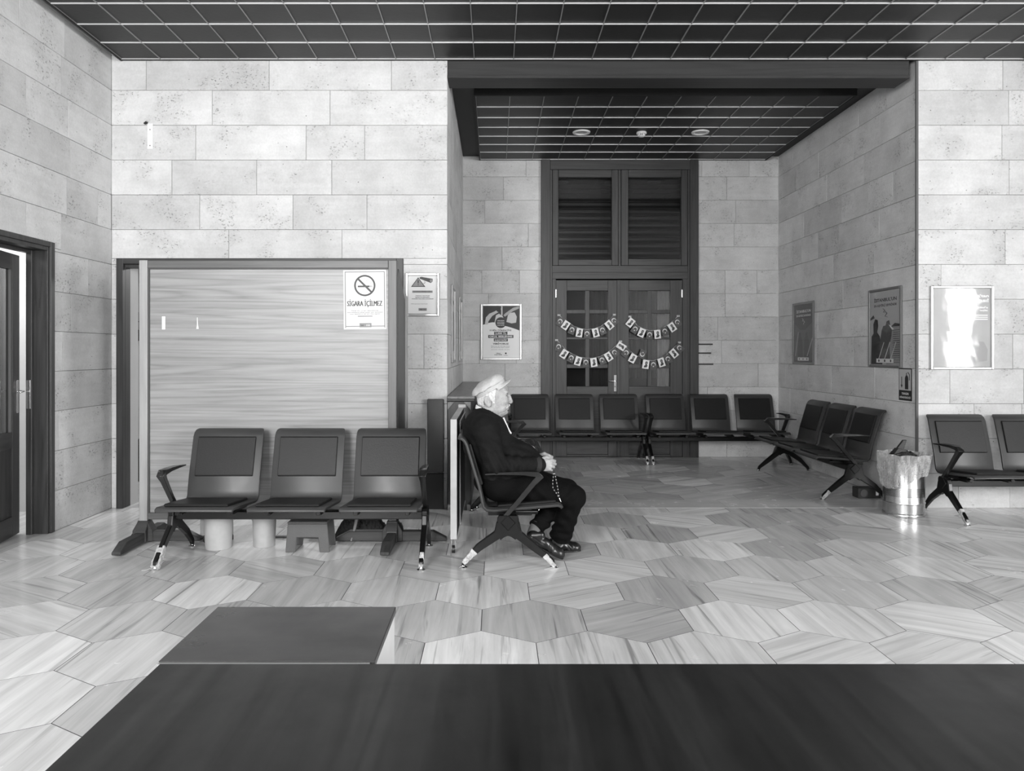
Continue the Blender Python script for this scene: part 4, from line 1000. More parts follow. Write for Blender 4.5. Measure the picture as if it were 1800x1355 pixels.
for j in range(nz_+1):
    for i in range(nx_+1):
        x = -W_/2+.022+(W_-.044)*i/nx_; z = .022+(H_-.044)*j/nz_
        e = min(i, nx_-i, j, nz_-j)/5
        v.append((x, -.011-.0006*min(1, e)*(mnoise.noise(Vector((x*7, z*5, 3)))*.7+.5*abs(mnoise.noise(Vector((x*12+z*7, z*9, 8))))), z))
me = bpy.data.meshes.new('cover_film'); me.from_pydata(v, [], [(j*(nx_+1)+i, j*(nx_+1)+i+1, (j+1)*(nx_+1)+i+1, (j+1)*(nx_+1)+i) for j in range(nz_) for i in range(nx_)])
me.polygons.foreach_set('use_smooth', [True]*len(me.polygons)); obj('cover_film', me, glass_mat('rumpled_film', .06, .97, .05), sc_)

# two frames on the left recess wall, seen almost edge-on
for yc, w_, lab in ((7.475, .55, 'pale framed poster seen edge-on on the left recess wall, nearer the viewer'), (9.075, .55, 'pale framed poster seen edge-on on the left recess wall, farther in')):
    p = poster('framed_poster', XA+.002, yc, 1.30, PI/2, w_ if yc < 8 else .6, .77, lab, mat('poster_blank', .6, .5), .026)
    text(p, "İSTANBUL", 0, .62, .40, .05, INKG, -.0036, .02); flat(p, 'printed_picture', rectp(-.22, .22, .12, .52), mat('print_mid', .35, .5), -.0036)

# ------------------------------------------------------------ paper flag garlands on the door
FLAGM = mat('flag_cloth', .075, .6); PORTM = mat('portrait_paper', .78, .6)
def crescent(parent, y):
    v = []; n = 16
    for i in range(n+1):
        a = math.radians(50+260*i/n); v.append((.030*math.cos(a), y, .030*math.sin(a)))
    for i in range(n+1):
        a = math.radians(310-260*i/n); v.append((.007+.0235*math.cos(a), y, .0235*math.sin(a)))
    me = bpy.data.meshes.new('crescent'); m_ = len(v)
    me.from_pydata(v, [], [(i, i+1, m_-2-i, m_-1-i) for i in range(n)]); return me
_cr = crescent(None, 0)
def flagpair(g_, px_, py_, kind, ang, sw, dz=0):
    """one paper flag; px, py on the reference crop, ang its tilt"""
    x = px(930+px_/5.212, 9.86); z = pz(460+py_/5.212, 9.86)
    f_ = MB().box(-.043, .043, -.0008, .0008, -.058, .058).build('portrait_flag' if kind == 'P' else 'crescent_flag', PORTM if kind == 'P' else FLAGM, g_, (x, DY-.035+sw, z))
    f_.rotation_euler = (sw*3, -math.radians(ang), 0)
    if kind == 'P':
        flat(f_, 'portrait', [(-.024,-.045),(-.018,-.018),(-.004,-.008),(-.012,.010),(-.010,.034),(.006,.042),(.020,.034),(.021,.012),(.014,-.002),(.026,-.016),(.014,-.040)], INKG, -.0016)
        flat(f_, 'portrait_face', [(-.004,.006),(-.004,.026),(.008,.030),(.013,.016),(.008,.004)], INKM, -.0022)
    elif kind == 'F':
        c_ = obj('crescent', _cr, PAPER, f_, (0, -.0016, .006)); c_.rotation_euler = (0, math.radians(90), 0)
        st_ = [( (.012 if i % 2 == 0 else .005)*math.sin(i*PI/5), -.020+(.012 if i % 2 == 0 else .005)*math.cos(i*PI/5)) for i in range(10)]
        MB().slab(st_, -.0003, .0003).build('star', PAPER, f_, (0, -.0018, 0))
    return (x, z, ang)
def garland(items, label):
    g_ = empty('flag_garland', (0, 0, 0), 0, label, 'flag garland', 'paper flag garlands on the double door')
    P_ = []
    for i, (a_, b2_, k_, an) in enumerate(items):
        x, z, an2 = flagpair(g_, a_, b2_, k_, an, random.uniform(-.006, .0))
        q = math.radians(an2); P_.append((x-.055*math.sin(q), DY-.034, z+.058*math.cos(q)))
    P0 = (P_[0][0]-.04, DY-.03, P_[0][2]+.035); P1 = (P_[-1][0]+.04, DY-.03, P_[-1][2]+.035)
    MB().tube([P0]+P_+[P1], .002, 5).build('string', PAPER, g_)
    for p in (P0, P1): MB().box(-.02, .02, -.0006, .0006, -.012, .012).build('tape_piece', TAPE, g_, p)
random.seed(21)
garland([(283,548,'F',-30),(335,582,'P',-34),(392,625,'F',-22),(460,650,'P',-9),(530,662,'F',0),(610,650,'P',14),(672,628,'F',22),(735,580,'P',40),(778,540,'F',40)], 'upper flag garland on the left door leaf')
garland([(928,558,'P',-38),(970,618,'F',-32),(1030,650,'P',-24),(1103,670,'F',-4),(1175,665,'P',6),(1243,638,'F',16),(1310,600,'P',33),(1358,555,'F',30)], 'upper flag garland on the right door leaf')
garland([(270,780,'F',-15),(320,845,'P',-33),(385,882,'F',-25),(448,910,'P',-16),(520,922,'F',0),(592,922,'P',8),(668,902,'F',22),(728,870,'P',32),(783,832,'F',40),(843,775,'P',58)], 'lower flag garland reaching from the left leaf to the door middle')
garland([(887,835,'F',-40),(948,885,'P',-28),(1038,845,'F',158),(1068,940,'P',-8),(1138,945,'F',0),(1212,922,'P',16),(1272,892,'F',26),(1325,840,'P',40),(1378,790,'F',48)], 'lower flag garland on the right door leaf with one flag flipped up')
# ------------------------------------------------------------ the seated man: smooth volumes polygonised with surface nets
class Vol:
    def __init__(s, lo, hi, h):
        s.lo = np.array(lo, 'f'); s.h = h; s.n = np.ceil((np.array(hi)-s.lo)/h).astype(int)+1
        s.D = np.full(s.n, 9.0, 'f')
    def loc(s, a, b):
        i0 = np.clip(np.floor((np.minimum(a, b)-s.lo)/s.h).astype(int), 0, s.n); i1 = np.clip(np.ceil((np.maximum(a, b)-s.lo)/s.h).astype(int)+1, 0, s.n)
        sl = tuple(slice(i, j) for i, j in zip(i0, i1))
        P = [(s.lo[k]+s.h*np.arange(i0[k], i1[k], dtype='f')).reshape([-1 if q == k else 1 for q in range(3)]) for k in range(3)]
        return sl, P
    def mix(s, sl, d, k, op):
        A = s.D[sl]
        if op == 'u':
            t = np.clip(.5+.5*(A-d)/k, 0, 1); s.D[sl] = A*(1-t)+d*t-k*t*(1-t)
        else:
            t = np.clip(.5-.5*(A+d)/k, 0, 1); s.D[sl] = A*(1-t)-d*t+k*t*(1-t)
    def ell(s, c, r, rot=None, k=.02, op='u', cut=None):
        """ellipsoid; rot = pitch in degrees about the lateral axis (positive tips the front up); cut = (point, normal) keeps the side the normal points to"""
        c = np.array(c, 'f'); r = np.array(r, 'f'); m = max(r)+k+.03
        sl, (x, y, z) = s.loc(c-m, c+m); x = x-c[0]; y = y-c[1]; z = z-c[2]
        if rot:
            a = math.radians(rot); x, z = x*math.cos(a)+z*math.sin(a), -x*math.sin(a)+z*math.cos(a)
        k0 = np.sqrt((x/r[0])**2+(y/r[1])**2+(z/r[2])**2)+1e-6; k1 = np.sqrt((x/r[0]**2)**2+(y/r[1]**2)**2+(z/r[2]**2)**2)+1e-6
        d = k0*(k0-1)/k1
        if cut:
            _, (X_, Y_, Z_) = s.loc(c-m, c+m); p, nn = cut
            d = np.maximum(d, -((X_-p[0])*nn[0]+(Y_-p[1])*nn[1]+(Z_-p[2])*nn[2]))
        s.mix(sl, d.astype('f'), k, op); return s
    def cap(s, a, b, ra, rb, k=.02, op='u', flat=1.0):
        a = np.array(a, 'f'); b = np.array(b, 'f'); m = max(ra, rb)+k+.03
        sl, (x, y, z) = s.loc(np.minimum(a, b)-m, np.maximum(a, b)+m); e = b-a; l2 = float(e@e)
        t = np.clip(((x-a[0])*e[0]+(y-a[1])*e[1]+(z-a[2])*e[2])/l2, 0, 1)
        d = np.sqrt((x-a[0]-t*e[0])**2+((y-a[1]-t*e[1])*flat)**2+(z-a[2]-t*e[2])**2)-(ra+(rb-ra)*t)
        s.mix(sl, d.astype('f'), k, op); return s
    def chain(s, pts, rad, k=.02, op='u'):
        for i in range(len(pts)-1): s.cap(pts[i], pts[i+1], rad[i], rad[i+1], k, op)
        return s
    def plane(s, p, nn):
        """keep the side the normal points to"""
        sl, (x, y, z) = s.loc(s.lo, s.lo+s.h*s.n)
        s.D[sl] = np.maximum(s.D[sl], -((x-p[0])*nn[0]+(y-p[1])*nn[1]+(z-p[2])*nn[2])); return s
    def pts(s):
        return s.loc(s.lo, s.lo+s.h*s.n)[1]
    def mesh(s, name):
        D = s.D; ins = D < 0; nx, ny, nz = D.shape
        c = np.zeros((nx-1, ny-1, nz-1), np.int8)
        for i in (0, 1):
            for j in (0, 1):
                for k in (0, 1): c += ins[i:nx-1+i, j:ny-1+j, k:nz-1+k]
        act = np.argwhere((c > 0) & (c < 8)); idx = np.full(c.shape, -1, np.int32); idx[tuple(act.T)] = np.arange(len(act))
        acc = np.zeros((len(act), 3)); cnt = np.zeros(len(act)); cor = [(i, j, k) for i in (0, 1) for j in (0, 1) for k in (0, 1)]
        for a in cor:
            for ax in range(3):
                if a[ax]: continue
                b = list(a); b[ax] = 1
                da = D[act[:, 0]+a[0], act[:, 1]+a[1], act[:, 2]+a[2]]; db = D[act[:, 0]+b[0], act[:, 1]+b[1], act[:, 2]+b[2]]
                m = (da < 0) != (db < 0); t = np.where(m, da/np.where(m, da-db, 1), 0)
                p = np.tile(np.array(a, float), (len(act), 1)); p[:, ax] += t; acc[m] += p[m]; cnt += m
        v = (act+acc/cnt[:, None])*s.h+s.lo
        F_ = []
        for ax in range(3):
            o = [q for q in range(3) if q != ax]
            s0 = [slice(None)]*3; s1 = [slice(None)]*3; s0[ax] = slice(0, -1); s1[ax] = slice(1, None)
            A, B = ins[tuple(s0)], ins[tuple(s1)]
            for sign in (0, 1):
                E = np.argwhere((A & ~B) if sign == 0 else (~A & B))
                E = E[(E[:, o[0]] > 0) & (E[:, o[1]] > 0) & (E[:, o[0]] < D.shape[o[0]]-1) & (E[:, o[1]] < D.shape[o[1]]-1)]
                q = []
                for d0, d1 in ((-1, -1), (0, -1), (0, 0), (-1, 0)):
                    W = E.copy(); W[:, o[0]] += d0; W[:, o[1]] += d1; q.append(idx[W[:, 0], W[:, 1], W[:, 2]])
                q = np.stack(q, 1)
                if (sign == 1) != (ax == 1): q = q[:, ::-1]
                F_.append(q)
        f = np.concatenate(F_); f = f[(f >= 0).all(1)]
        me = bpy.data.meshes.new(name); me.vertices.add(len(v)); me.vertices.foreach_set('co', v.astype('f').ravel())
        me.loops.add(len(f)*4); me.loops.foreach_set('vertex_index', f.ravel().astype(np.int32))
        me.polygons.add(len(f)); me.polygons.foreach_set('loop_start', np.arange(0, len(f)*4, 4, dtype=np.int32))
        try: me.polygons.foreach_set('loop_total', np.full(len(f), 4, np.int32))
        except Exception: pass
        me.polygons.foreach_set('use_smooth', np.ones(len(f), bool)); me.update(calc_edges=True); me.validate()
        return me

MAN = empty('person', (0, 5.07, 0), 0, 'seated elderly man in a pale flat cap and dark zipped jacket holding prayer beads', 'person')
SKIN = mat('skin', .33, .5, var=.28, scale=26, bump=.5, bscale=110)
CLOTH = mat('jacket_knit', .009, .85, var=.25, scale=9, bump=.35, bscale=160, spec=.12)
TROU = mat('trouser_cloth', .004, .85, var=.2, scale=9, bump=.3, bscale=180, spec=.1)
CAPM = mat('cap_cloth', .46, .85, var=.1, scale=30, bump=.5, bscale=140)
HAIR = mat('white_hair', .62, .7, var=.25, scale=60, stretch=(1, 1, .4), bump=1.0, bscale=120)
LEATH = mat('shoe_leather', .010, .30, coat=.15, bump=.08, bscale=60)
SHIRT = mat('white_shirt', .7, .7)

# --- joints (x forward, y lateral with -y nearest the viewer, z up)
RS, RE, RW = (-.065, -.185, .885), (.000, -.235, .668), (.285, -.150, .655)
LS, LE, LW = (-.065, .185, .885), (.010, .235, .668), (.285, .100, .650)
NK, NA = (.530, -.095, .425), (.452, .03, .130)           # near knee, its ankle (crosses to the far side)
FK, FA = (.505, .115, .430), (.272, -.048, .195)          # far knee, its ankle (tucked back, near side)

def hand(V, W_, side, k=.006):
    """side -1: right hand nearest the viewer, its back towards the viewer; fingers stacked, curling round to the other side"""
    wx, wy, wz = W_; s_ = side
    V.cap(W_, (wx+.035, wy+.0*s_, wz), .026, .027, .012)
    V.ell((wx+.058, wy, wz-.003), (.044, .019, .043), 8, .010)
    tips = []
    for i in range(4):
        L_ = (1.0, 1.08, 1.0, .82)[i]; r = (.0098, .0100, .0096, .0086)[i]
        z0 = wz+.030-.0205*i
        mc = (wx+.092-(.000, .0, .004, .012)[i], wy+.006*s_, z0)
        pp = (wx+.092+.024*L_-(.002, .0, .008, .018)[i], wy-.012*s_, z0-.008)
        dp = (wx+.092+.010*L_-(.002, .0, .008, .018)[i], wy-.037*s_, z0-.013)
        tp = (wx+.092-.012*L_-(.002, .0, .006, .014)[i], wy-.040*s_, z0-.014)
        V.cap((wx+.055, wy, wz+.022-.016*i), mc, .012, r*1.12, .006)
        V.chain([mc, pp, dp, tp], [r*1.1, r*1.0, r*.92, r*.82], .0022)
    V.chain([(wx+.025, wy-.004*s_, wz+.030), (wx+.060, wy-.020*s_, wz+.045), (wx+.090, wy-.032*s_, wz+.034), (wx+.108, wy-.036*s_, wz+.022)], [.014, .0125, .0108, .0090], .005)
def figure(V):
    # trunk
    V.ell((.03, 0, .53), (.15, .165, .12), None, .04)
    V.ell((.08, 0, .655), (.150, .145, .115), None, .05)
    V.ell((-.060, 0, .80), (.125, .155, .15), -10, .05)
    V.cap((-.06, -.13, .89), (-.06, .13, .89), .060, .060, .04)
    V.cap((-.075, 0, .93), (-.035, 0, 1.04), .068, .060, .03)
    # head
    V.ell((-.012, 0, 1.128), (.106, .077, .100), 0, .02)
    V.ell((.030, 0, 1.075), (.066, .064, .100), -6, .025)
    V.ell((.030, 0, 1.012), (.056, .056, .048), 14, .022)         # jaw
    V.ell((.006, -.028, 1.025), (.052, .036, .042), 20, .02); V.ell((.006, .028, 1.025), (.052, .036, .042), 20, .02)   # jowls
    V.ell((.018, 0, .985), (.048, .042, .034), 25, .022)           # double chin
    V.ell((.0685, 0, .996), (.022, .026, .021), 0, .012)            # chin
    V.ell((.078, 0, 1.134), (.018, .052, .012), 0, .012)           # brow
    for s_ in (-1, 1):
        V.ell((.084, s_*.032, 1.109), (.022, .019, .0145), 0, .005, 's')    # eye sockets
        V.ell((.0680, s_*.032, 1.108), (.0125, .0135, .0120), 0, .001)      # eyeballs
        V.ell((.0735, s_*.032, 1.1160), (.0110, .0160, .0040), -18, .002)     # upper lid
        V.ell((.0735, s_*.032, 1.0985), (.0105, .0155, .0055), 12, .003)      # lower lid and bag
        V.ell((.066, s_*.040, 1.072), (.022, .022, .022), 0, .016)         # cheek
        V.ell((-.050, s_*.081, 1.070), (.024, .010, .040), 18, .003)        # ear
        V.ell((-.043, s_*.091, 1.074), (.0115, .011, .021), 18, .002, 's'); V.ell((-.035, s_*.080, 1.062), (.006, .006, .007), 0, .002)
        V.ell((-.044, s_*.082, 1.042), (.010, .008, .012), 0, .004)
        V.ell((.105, s_*.012, 1.061), (.012, .010, .010), 0, .005)          # nostril wing
    V.chain([(.084, 0, 1.126), (.098, 0, 1.100), (.108, 0, 1.068)], [.009, .0115, .0150], .006)    # nose
    V.ell((.108, 0, 1.060), (.0135, .013, .010), 0, .004)
    for s_ in (-1, 1):
        V.cap((.100, s_*.022, 1.056), (.080, s_*.038, 1.018), .0032, .0026, .004, 's')      # fold beside the mouth
        V.cap((.083, s_*.020, 1.090), (.062, s_*.046, 1.094), .0026, .0018, .003, 's')      # crease under the eye
        V.cap((.064, s_*.050, 1.112), (.050, s_*.058, 1.120), .0018, .0015, .003, 's'); V.cap((.064, s_*.050, 1.106), (.050, s_*.059, 1.102), .0018, .0015, .003, 's')
        V.cap((.060, s_*.040, 1.000), (.030, s_*.052, .985), .0030, .0025, .006, 's')       # jowl line
    V.ell((.083, 0, 1.034), (.017, .030, .016), 0, .010)           # upper lip
    V.ell((.0885, 0, 1.0245), (.010, .022, .0055), 0, .003); V.ell((.0850, 0, 1.0135), (.011, .021, .0065), 0, .004)
    V.ell((.099, 0, 1.0195), (.012, .022, .0016), 0, .002, 's')
    V.ell((.0895, 0, 1.004), (.009, .018, .004), 0, .006, 's')
    # arms and hands
    V.chain([RS, RE], [.060, .046], .03); V.chain([RE, RW], [.044, .028], .02)
    V.chain([LS, LE], [.060, .046], .03); V.chain([LE, LW], [.044, .028], .02)
    hand(V, RW, -1); hand(V, LW, 1)
    # legs and feet
    V.chain([(.03, -.095, .50), NK], [.085, .060], .03); V.chain([NK, NA], [.057, .036], .02)
    V.chain([(.03, .095, .50), FK], [.085, .060], .03); V.chain([FK, FA], [.057, .036], .02)
    V.chain([NA, (.43, .085, .065), (.54, .115, .040)], [.034, .027, .020], .02)
    V.chain([FA, (.250, -.070, .165), (.400, -.080, .060)], [.034, .026, .018], .02)
V = Vol((-.27, -.34, -.01), (.68, .34, 1.26), .0035); figure(V)
obj('body', V.mesh('body'), SKIN, MAN)

# --- jacket
V = Vol((-.28, -.36, .40), (.42, .36, 1.05), .006)
V.ell((.03, 0, .545), (.165, .185, .115), 0, .04)
V.ell((.105, 0, .665), (.215, .195, .150), -8, .06)
V.ell((-.06, 0, .80), (.160, .200, .185), -12, .06)
V.ell((-.085, 0, .895), (.135, .170, .110), 0, .05)
V.cap((-.075, -.14, .905), (-.075, .14, .905), .088, .088, .04)
V.cap((-.085, 0, .93), (-.060, 0, .985), .092, .082, .03)
for S_, E_, W_ in ((RS, RE, RW), (LS, LE, LW)):
    V.chain([S_, E_], [.088, .068], .035); V.chain([E_, W_], [.066, .046], .018)
    e = Vector(W_)-Vector(E_); e.normalize(); q = Vector(W_)-e*.035; q2 = Vector(W_)+e*.012
    V.cap(q, q2, .050, .049, .006)
x, y, z = V.pts()
from functools import reduce
# cloth folds: ridges round the elbows and forearms, soft pulls over the belly
def bumpfield(amp, c, rad, kvec, ph):
    d2 = ((x-c[0])**2+(y-c[1])**2+(z-c[2])**2)/rad**2
    return amp*np.exp(-d2)*np.sin(x*kvec[0]+y*kvec[1]+z*kvec[2]+ph)
dd = bumpfield(.0085, (.04, -.25, .66), .10, (120, 30, 60), 0) + bumpfield(.006, (.17, -.20, .66), .10, (95, 20, -45), 1) + bumpfield(.005, (-.03, -.23, .78), .10, (50, 20, 105), .5)
dd = dd + bumpfield(.006, (.04, .25, .66), .10, (120, -30, 60), 0) + bumpfield(.005, (.20, -.10, .74), .10, (20, 30, 90), 2) + bumpfield(.006, (.02, -.13, .56), .12, (55, 10, 80), .3)
dd = dd + .0025*np.sin(x*37+3*np.sin(z*23))*np.sin(z*31+y*17+2*np.sin(x*19)) + bumpfield(.006, (-.10, -.15, .86), .10, (70, 10, 60), 2)
V.D += dd.astype('f')
V.plane((.0, 0, .455), (.25, 0, 1))
V.cap((-.052, 0, .955), (-.035, 0, 1.04), .070, .078, .006, 's')        # neck opening
jk = obj('jacket', V.mesh('jacket'), CLOTH, MAN)
# centre front line of the jacket at height z, for the shirt strip and zip
def front_x(V, zq, yq=0.0):
    j = int(round((yq-V.lo[1])/V.h)); k = int(round((zq-V.lo[2])/V.h)); row = V.D[:, j, k]
    i = np.where(row < 0)[0]
    return float(V.lo[0]+V.h*i.max()) if len(i) else None
line = []
for i in range(24):
    zq = .955-.010*i; xq = front_x(V, zq, -.004)
    if xq is not None: line.append((xq+.003, -.004, zq))
if line:
    xs_ = np.array([p[0] for p in line]); xs_ = np.convolve(np.pad(xs_, 2, mode='edge'), np.ones(5)/5, 'valid'); line = [(float(a_)+.001, p[1], p[2]) for a_, p in zip(xs_, line)]
if len(line) > 10:
    MB().tube(line[:12], [.007]*12, 8).build('shirt_front', SHIRT, MAN, smooth=True)
    for i in range(12, len(line)-2, 1):
        if i % 3: MB().tube([line[i], line[i+1]], .0024, 6).build('zip_piece', CHROME, jk)
cr = MB(); col = []
for i in range(29):
    a = math.radians(-150+300*i/28)+PI; rr_ = .079
    cx_ = -.052+.082*math.cos(a); col.append((cx_, rr_*math.sin(a), .978-.42*(cx_+.052)+.012))
n_ = len(col); vv = []
for dz_, ds_ in ((-.014, 1.03), (.020, .95), (.020, .91), (-.014, .97)):
    vv += [(-.052+(p[0]+.052)*ds_, p[1]*ds_, p[2]+dz_) for p in col]
cr.add(vv, [(a_*n_+i, a_*n_+i+1, ((a_+1) % 4)*n_+i+1, ((a_+1) % 4)*n_+i) for a_ in range(4) for i in range(n_-1)])
cr.build('shirt_collar', SHIRT, MAN, smooth=True)
# cuffs of the jacket as ribbed bands
for E_, W_ in ((RE, RW), (LE, LW)):
    e = (Vector(W_)-Vector(E_)).normalized(); q = Vector(W_)-e*.020; q2 = Vector(W_)+e*.016
    MB().tube([q, q+e*.004, q2-e*.004, q2], [.049, .0515, .0515, .046], 28).build('cuff', mat('cuff_rib', .018, .9, bump=.4, bscale=200), jk, smooth=True)

# --- trousers
V = Vol((-.20, -.26, .08), (.66, .28, .68), .006)
V.ell((.03, 0, .52), (.175, .185, .12), 0, .03)
for K_, A_, sy in ((NK, NA, -1), (FK, FA, 1)):
    V.chain([(.03, sy*.095, .50), (.26, sy*.10, .492), K_], [.105, .096, .080], .03)
    V.ell((K_[0]+.004, K_[1], K_[2]), (.078, .075, .080), 0, .02)
e = (Vector(NA)-Vector(NK)); V.chain([NK, tuple(Vector(NK)+e*.55), tuple(Vector(NK)+e*.955)], [.074, .069, .076], .015)
e = (Vector(FA)-Vector(FK)); V.chain([FK, tuple(Vector(FK)+e*.6), tuple(Vector(FK)+e*.94)], [.072, .060, .058], .015)
x, y, z = V.pts()
dd = bumpfield(.006, (.50, -.14, .42), .09, (70, 0, -80), 0) + bumpfield(.005, (.46, -.08, .30), .12, (60, 0, 60), 1) + bumpfield(.006, (.45, -.03, .17), .09, (15, 0, 110), 1) + bumpfield(.005, (.30, -.17, .50), .12, (60, 0, 50), 0)
dd = dd + bumpfield(.007, (.33, 0, .25), .09, (30, 0, 110), 2) + .0018*np.sin(x*41+2*np.sin(z*27))*np.sin(z*33+y*19)
V.D += dd.astype('f')
e = (Vector(NK)-Vector(NA)).normalized()
# flat hems, cut square to each shin
sl, (x, y, z) = V.loc((.36, -.12, .04), (.60, .16, .16)); n_ = e; p_ = Vector(NA)+e*(-.012)
V.D[sl] = np.maximum(V.D[sl], -((x-p_[0])*n_[0]+(y-p_[1])*n_[1]+(z-p_[2])*n_[2]))
e = (Vector(FK)-Vector(FA)).normalized(); p_ = Vector(FA)+e*.012
sl, (x, y, z) = V.loc((.15, -.18, .07), (.355, .12, .33))
V.D[sl] = np.maximum(V.D[sl], -((x-p_[0])*e[0]+(y-p_[1])*e[1]+(z-p_[2])*e[2]))
tr_ = obj('trousers', V.mesh('trousers'), TROU, MAN)

# --- socks and shoes
MB().tube([(.295, -.034, .235), FA, (.245, -.070, .155)], [.045, .044, .036], 20).build('sock', mat('sock_grey', .12, .8), MAN, smooth=True)
MB().tube([(.458, .02, .165), (.450, .040, .120), (.430, .085, .070)], [.046, .045, .036], 20).build('sock', mat('sock_grey', .12, .8), MAN, smooth=True)
def shoe(heel, toe, up, label):
    """heel and toe are the two ends of the sole; up is the sole normal side"""
    H, T = Vector(heel), Vector(toe); d = (T-H); L_ = d.length; d.normalize(); u = Vector(up); u = (u-d*u.dot(d)).normalized(); s_ = d.cross(u)
    W_ = lambda a, b, c: tuple(H+d*a+s_*b+u*c)
    lo = np.minimum(np.array(H), np.array(T))-.13; hi = np.maximum(np.array(H), np.array(T))+.13
    V = Vol(lo, hi, .0042)
    V.chain([W_(.040, 0, .042), W_(L_*.45, 0, .038), W_(L_-.050, 0, .024)], [.038, .037, .034], .012)
    V.ell(W_(L_-.056, 0, .020), (.056, .045, .036), -math.degrees(math.atan2(d.z, d.x))*-1, .015)
    V.cap(W_(.045, 0, .055), W_(.085, 0, .075), .034, .032, .012)
    V.plane(W_(0, 0, .006), tuple(u))
    x, y, z = V.pts()
    a_ = (x-H.x)*d.x+(y-H.y)*d.y+(z-H.z)*d.z; c_ = (x-H.x)*u.x+(y-H.y)*u.y+(z-H.z)*u.z
    V.D += (.0022*np.sin((a_+c_*.8)*190)*np.exp(-((a_-L_*.66)/.03)**2)).astype('f')
    V.ell(W_(.058, 0, .118), (.034, .024, .030), None, .006, 's')
    sh_ = obj('shoe', V.mesh('shoe'), LEATH, MAN)
    b = MB(); ring0 = []; n = 36
    for i in range(n):
        t = 2*PI*i/n; cx_ = math.cos(t); wx_ = .040 if cx_ > 0 else .034
        ring0.append((L_/2+cx_*L_/2*1.0, math.sin(t)*wx_*(1 if cx_ > 0 else .95)*(1+.10*math.cos(2*t))))
    vs = [W_(p[0], p[1], -.004 if p[0] > .08 else -.012) for p in ring0]+[W_(p[0], p[1], .008) for p in ring0]
    b.add(vs, [tuple(range(n)), tuple(range(2*n-1, n-1, -1))]+[(i, (i+1) % n, n+(i+1) % n, n+i) for i in range(n)])
    b.build('sole', BLACK, sh_)
    return sh_
shoe((.362, .100, .014), (.605, .125, .010), (0, 0, 1), '')
shoe((.198, -.072, .140), (.462, -.085, .008), (.45, -.12, .9), '')

# --- hair, brows, moustache
V = Vol((-.15, -.11, .99), (.13, .11, 1.23), .0036)
V.ell((-.014, 0, 1.122), (.112, .083, .104), 0, .01)
V.ell((-.060, 0, 1.070), (.062, .066, .058), 0, .02)
V.ell((.065, 0, 1.07), (.075, .13, .16), 8, .006, 's')          # face
V.ell((-.047, 0, 1.052), (.028, .14, .042), 18, .006, 's')         # round the ears
V.plane((-.12, 0, 1.035), (.3, 0, 1))
x, y, z = V.pts(); V.D += (.0022*np.sin(x*260+2*np.sin(z*90))*np.sin(z*150+y*130)).astype('f')
obj('hair', V.mesh('hair'), HAIR, MAN)
mo = Vol((.04, -.06, .99), (.13, .06, 1.16), .0026)
for s_ in (-1, 1):
    mo.cap((.096, s_*.004, 1.040), (.080, s_*.032, 1.024), .0085, .0055, .004)
    mo.cap((.093, s_*.014, 1.1315), (.078, s_*.046, 1.128), .0052, .0038, .002)
mo = obj('moustache', mo.mesh('moustache'), HAIR, MAN)
for s_ in (-1, 1):
    b = MB().lathe([(0,-.0050),(.0042,-.0035),(.0060,0),(.0042,.0035),(0,.0050)], 12)
    o = b.build('iris', mat('iris_dark', .02, .1, coat=1), MAN, (.0765, s_*.0350, 1.1075), smooth=True)

# --- flat cap: crown, band and visor in a frame tipped up at the front
ca, sa = math.cos(math.radians(30)), math.sin(math.radians(30))
O_ = (-.028, 0, 1.150)
CF = lambda s_, y_, n_: (O_[0]+ca*s_-sa*n_, y_, O_[2]+sa*s_+ca*n_)
V = Vol((-.19, -.13, 1.05), (.14, .13, 1.30), .004)
V.ell(CF(-.006, 0, .022), (.124, .106, .058), 30, .01)
V.ell(CF(.046, 0, .044), (.062, .086, .034), 30, .03)
V.plane(CF(0, 0, .016), (-sa, 0, ca))
x, y, z = V.pts(); V.D += (.0022*np.sin(x*55+z*40+1.5*np.sin(y*40))).astype('f')
V.ell(CF(0, 0, 0), (.100, .083, .040), 30, .003, 's')
cp = obj('flat_cap', V.mesh('flat_cap'), CAPM, MAN)
def ringmesh(name, n_lo, n_hi, rx, ry, m, par, th=.004):
    v = []; N_ = 48
    for nn_, r_ in ((n_lo, 1.0), (n_hi, 1.02), (n_hi, .97), (n_lo, .95)):
        for i in range(N_):
            t = 2*PI*i/N_; v.append(CF(rx*r_*math.cos(t), ry*r_*math.sin(t), nn_))
    f = [(a*N_+i, a*N_+(i+1) % N_, ((a+1) % 4)*N_+(i+1) % N_, ((a+1) % 4)*N_+i) for a in range(4) for i in range(N_)]
    b = MB().add(v, f); return b.build(name, m, par, smooth=True)
ringmesh('cap_band', -.010, .017, .112, .092, CAPM, cp)
ringmesh('band_seam', .0155, .019, .1135, .0935, mat('seam_dark', .06, .8), cp)
v = []; NU, NV = 26, 8
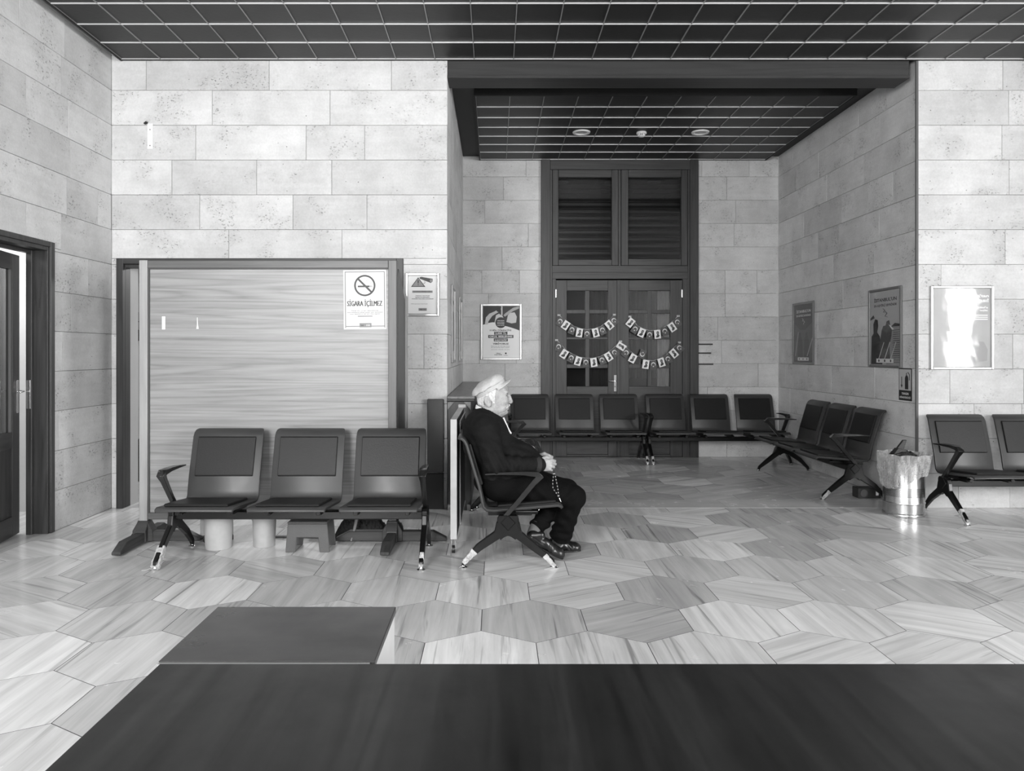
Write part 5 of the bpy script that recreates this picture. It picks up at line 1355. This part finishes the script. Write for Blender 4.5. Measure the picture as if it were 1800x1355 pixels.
for k in range(2):
    for j in range(NV+1):
        for i in range(NU+1):
            t = -1.25+2.5*i/NU; q = j/NV
            base = (.108*math.cos(t), .089*math.sin(t)); out = .046*max(0, math.cos(t*1.22))**.45
            s_ = base[0]+out*q*1.0; y_ = base[1]*(1+.05*q)
            v.append(CF(s_, y_, -.002-.022*q*min(1, abs(math.sin(t))*1.1)-.004*q-.0035*k+.004))
M_ = (NU+1)*(NV+1)
f = [(j*(NU+1)+i, j*(NU+1)+i+1, (j+1)*(NU+1)+i+1, (j+1)*(NU+1)+i) for j in range(NV) for i in range(NU)]
f = f+[tuple(q+M_ for q in t[::-1]) for t in f]
rim = [j*(NU+1) for j in range(NV+1)]+[NV*(NU+1)+i for i in range(1, NU+1)]+[j*(NU+1)+NU for j in range(NV-1, -1, -1)]
f += [(rim[i], rim[i+1], rim[i+1]+M_, rim[i]+M_) for i in range(len(rim)-1)]
MB().add(v, f).build('visor', CAPM, cp, smooth=True)

# --- prayer beads hanging from the right hand over the near thigh
bd_ = empty('prayer_beads', (0, 5.07, 0), 0, "string of dark and bright prayer beads hanging from the seated man's hand", 'prayer beads')
hx, hy = RW[0]+.100, -.192
p1 = [(hx+.004, hy+.02, .612), (hx+.001, hy, .585), (hx-.004, hy-.006, .545), (hx-.002, hy-.006, .505), (hx+.020, hy-.004, .475), (hx+.040, hy-.002, .440)]
p2 = [(hx+.008, hy+.02, .612), (hx+.014, hy, .585), (hx+.022, hy-.006, .545), (hx+.030, hy-.006, .505), (hx+.034, hy-.004, .475), (hx+.040, hy-.002, .440)]
BR = mat('bright_bead', .8, .15, .6)
for P_ in (p1, p2):
    MB().tube(P_, .001, 5).build('cord', BLACK, bd_)
    pts_ = [Vector(p) for p in P_]; seg_ = [(pts_[i+1]-pts_[i]).length for i in range(len(pts_)-1)]; tot = sum(seg_); n = 17
    for i in range(n):
        d_ = tot*(i+.5)/n; k = 0
        while d_ > seg_[k] and k < len(seg_)-1: d_ -= seg_[k]; k += 1
        p = pts_[k]+(pts_[k+1]-pts_[k])*(d_/seg_[k])
        MB().lathe([(0,-.0042),(.003,-.003),(.0042,0),(.003,.003),(0,.0042)], 10).build('bead', BR if i % 2 else BLACK, bd_, p, smooth=True)
MB().tube([(hx+.040, hy-.002, .440), (hx+.052, hy-.003, .415)], [.004, .002], 8).build('end_piece', BR, bd_, smooth=True)
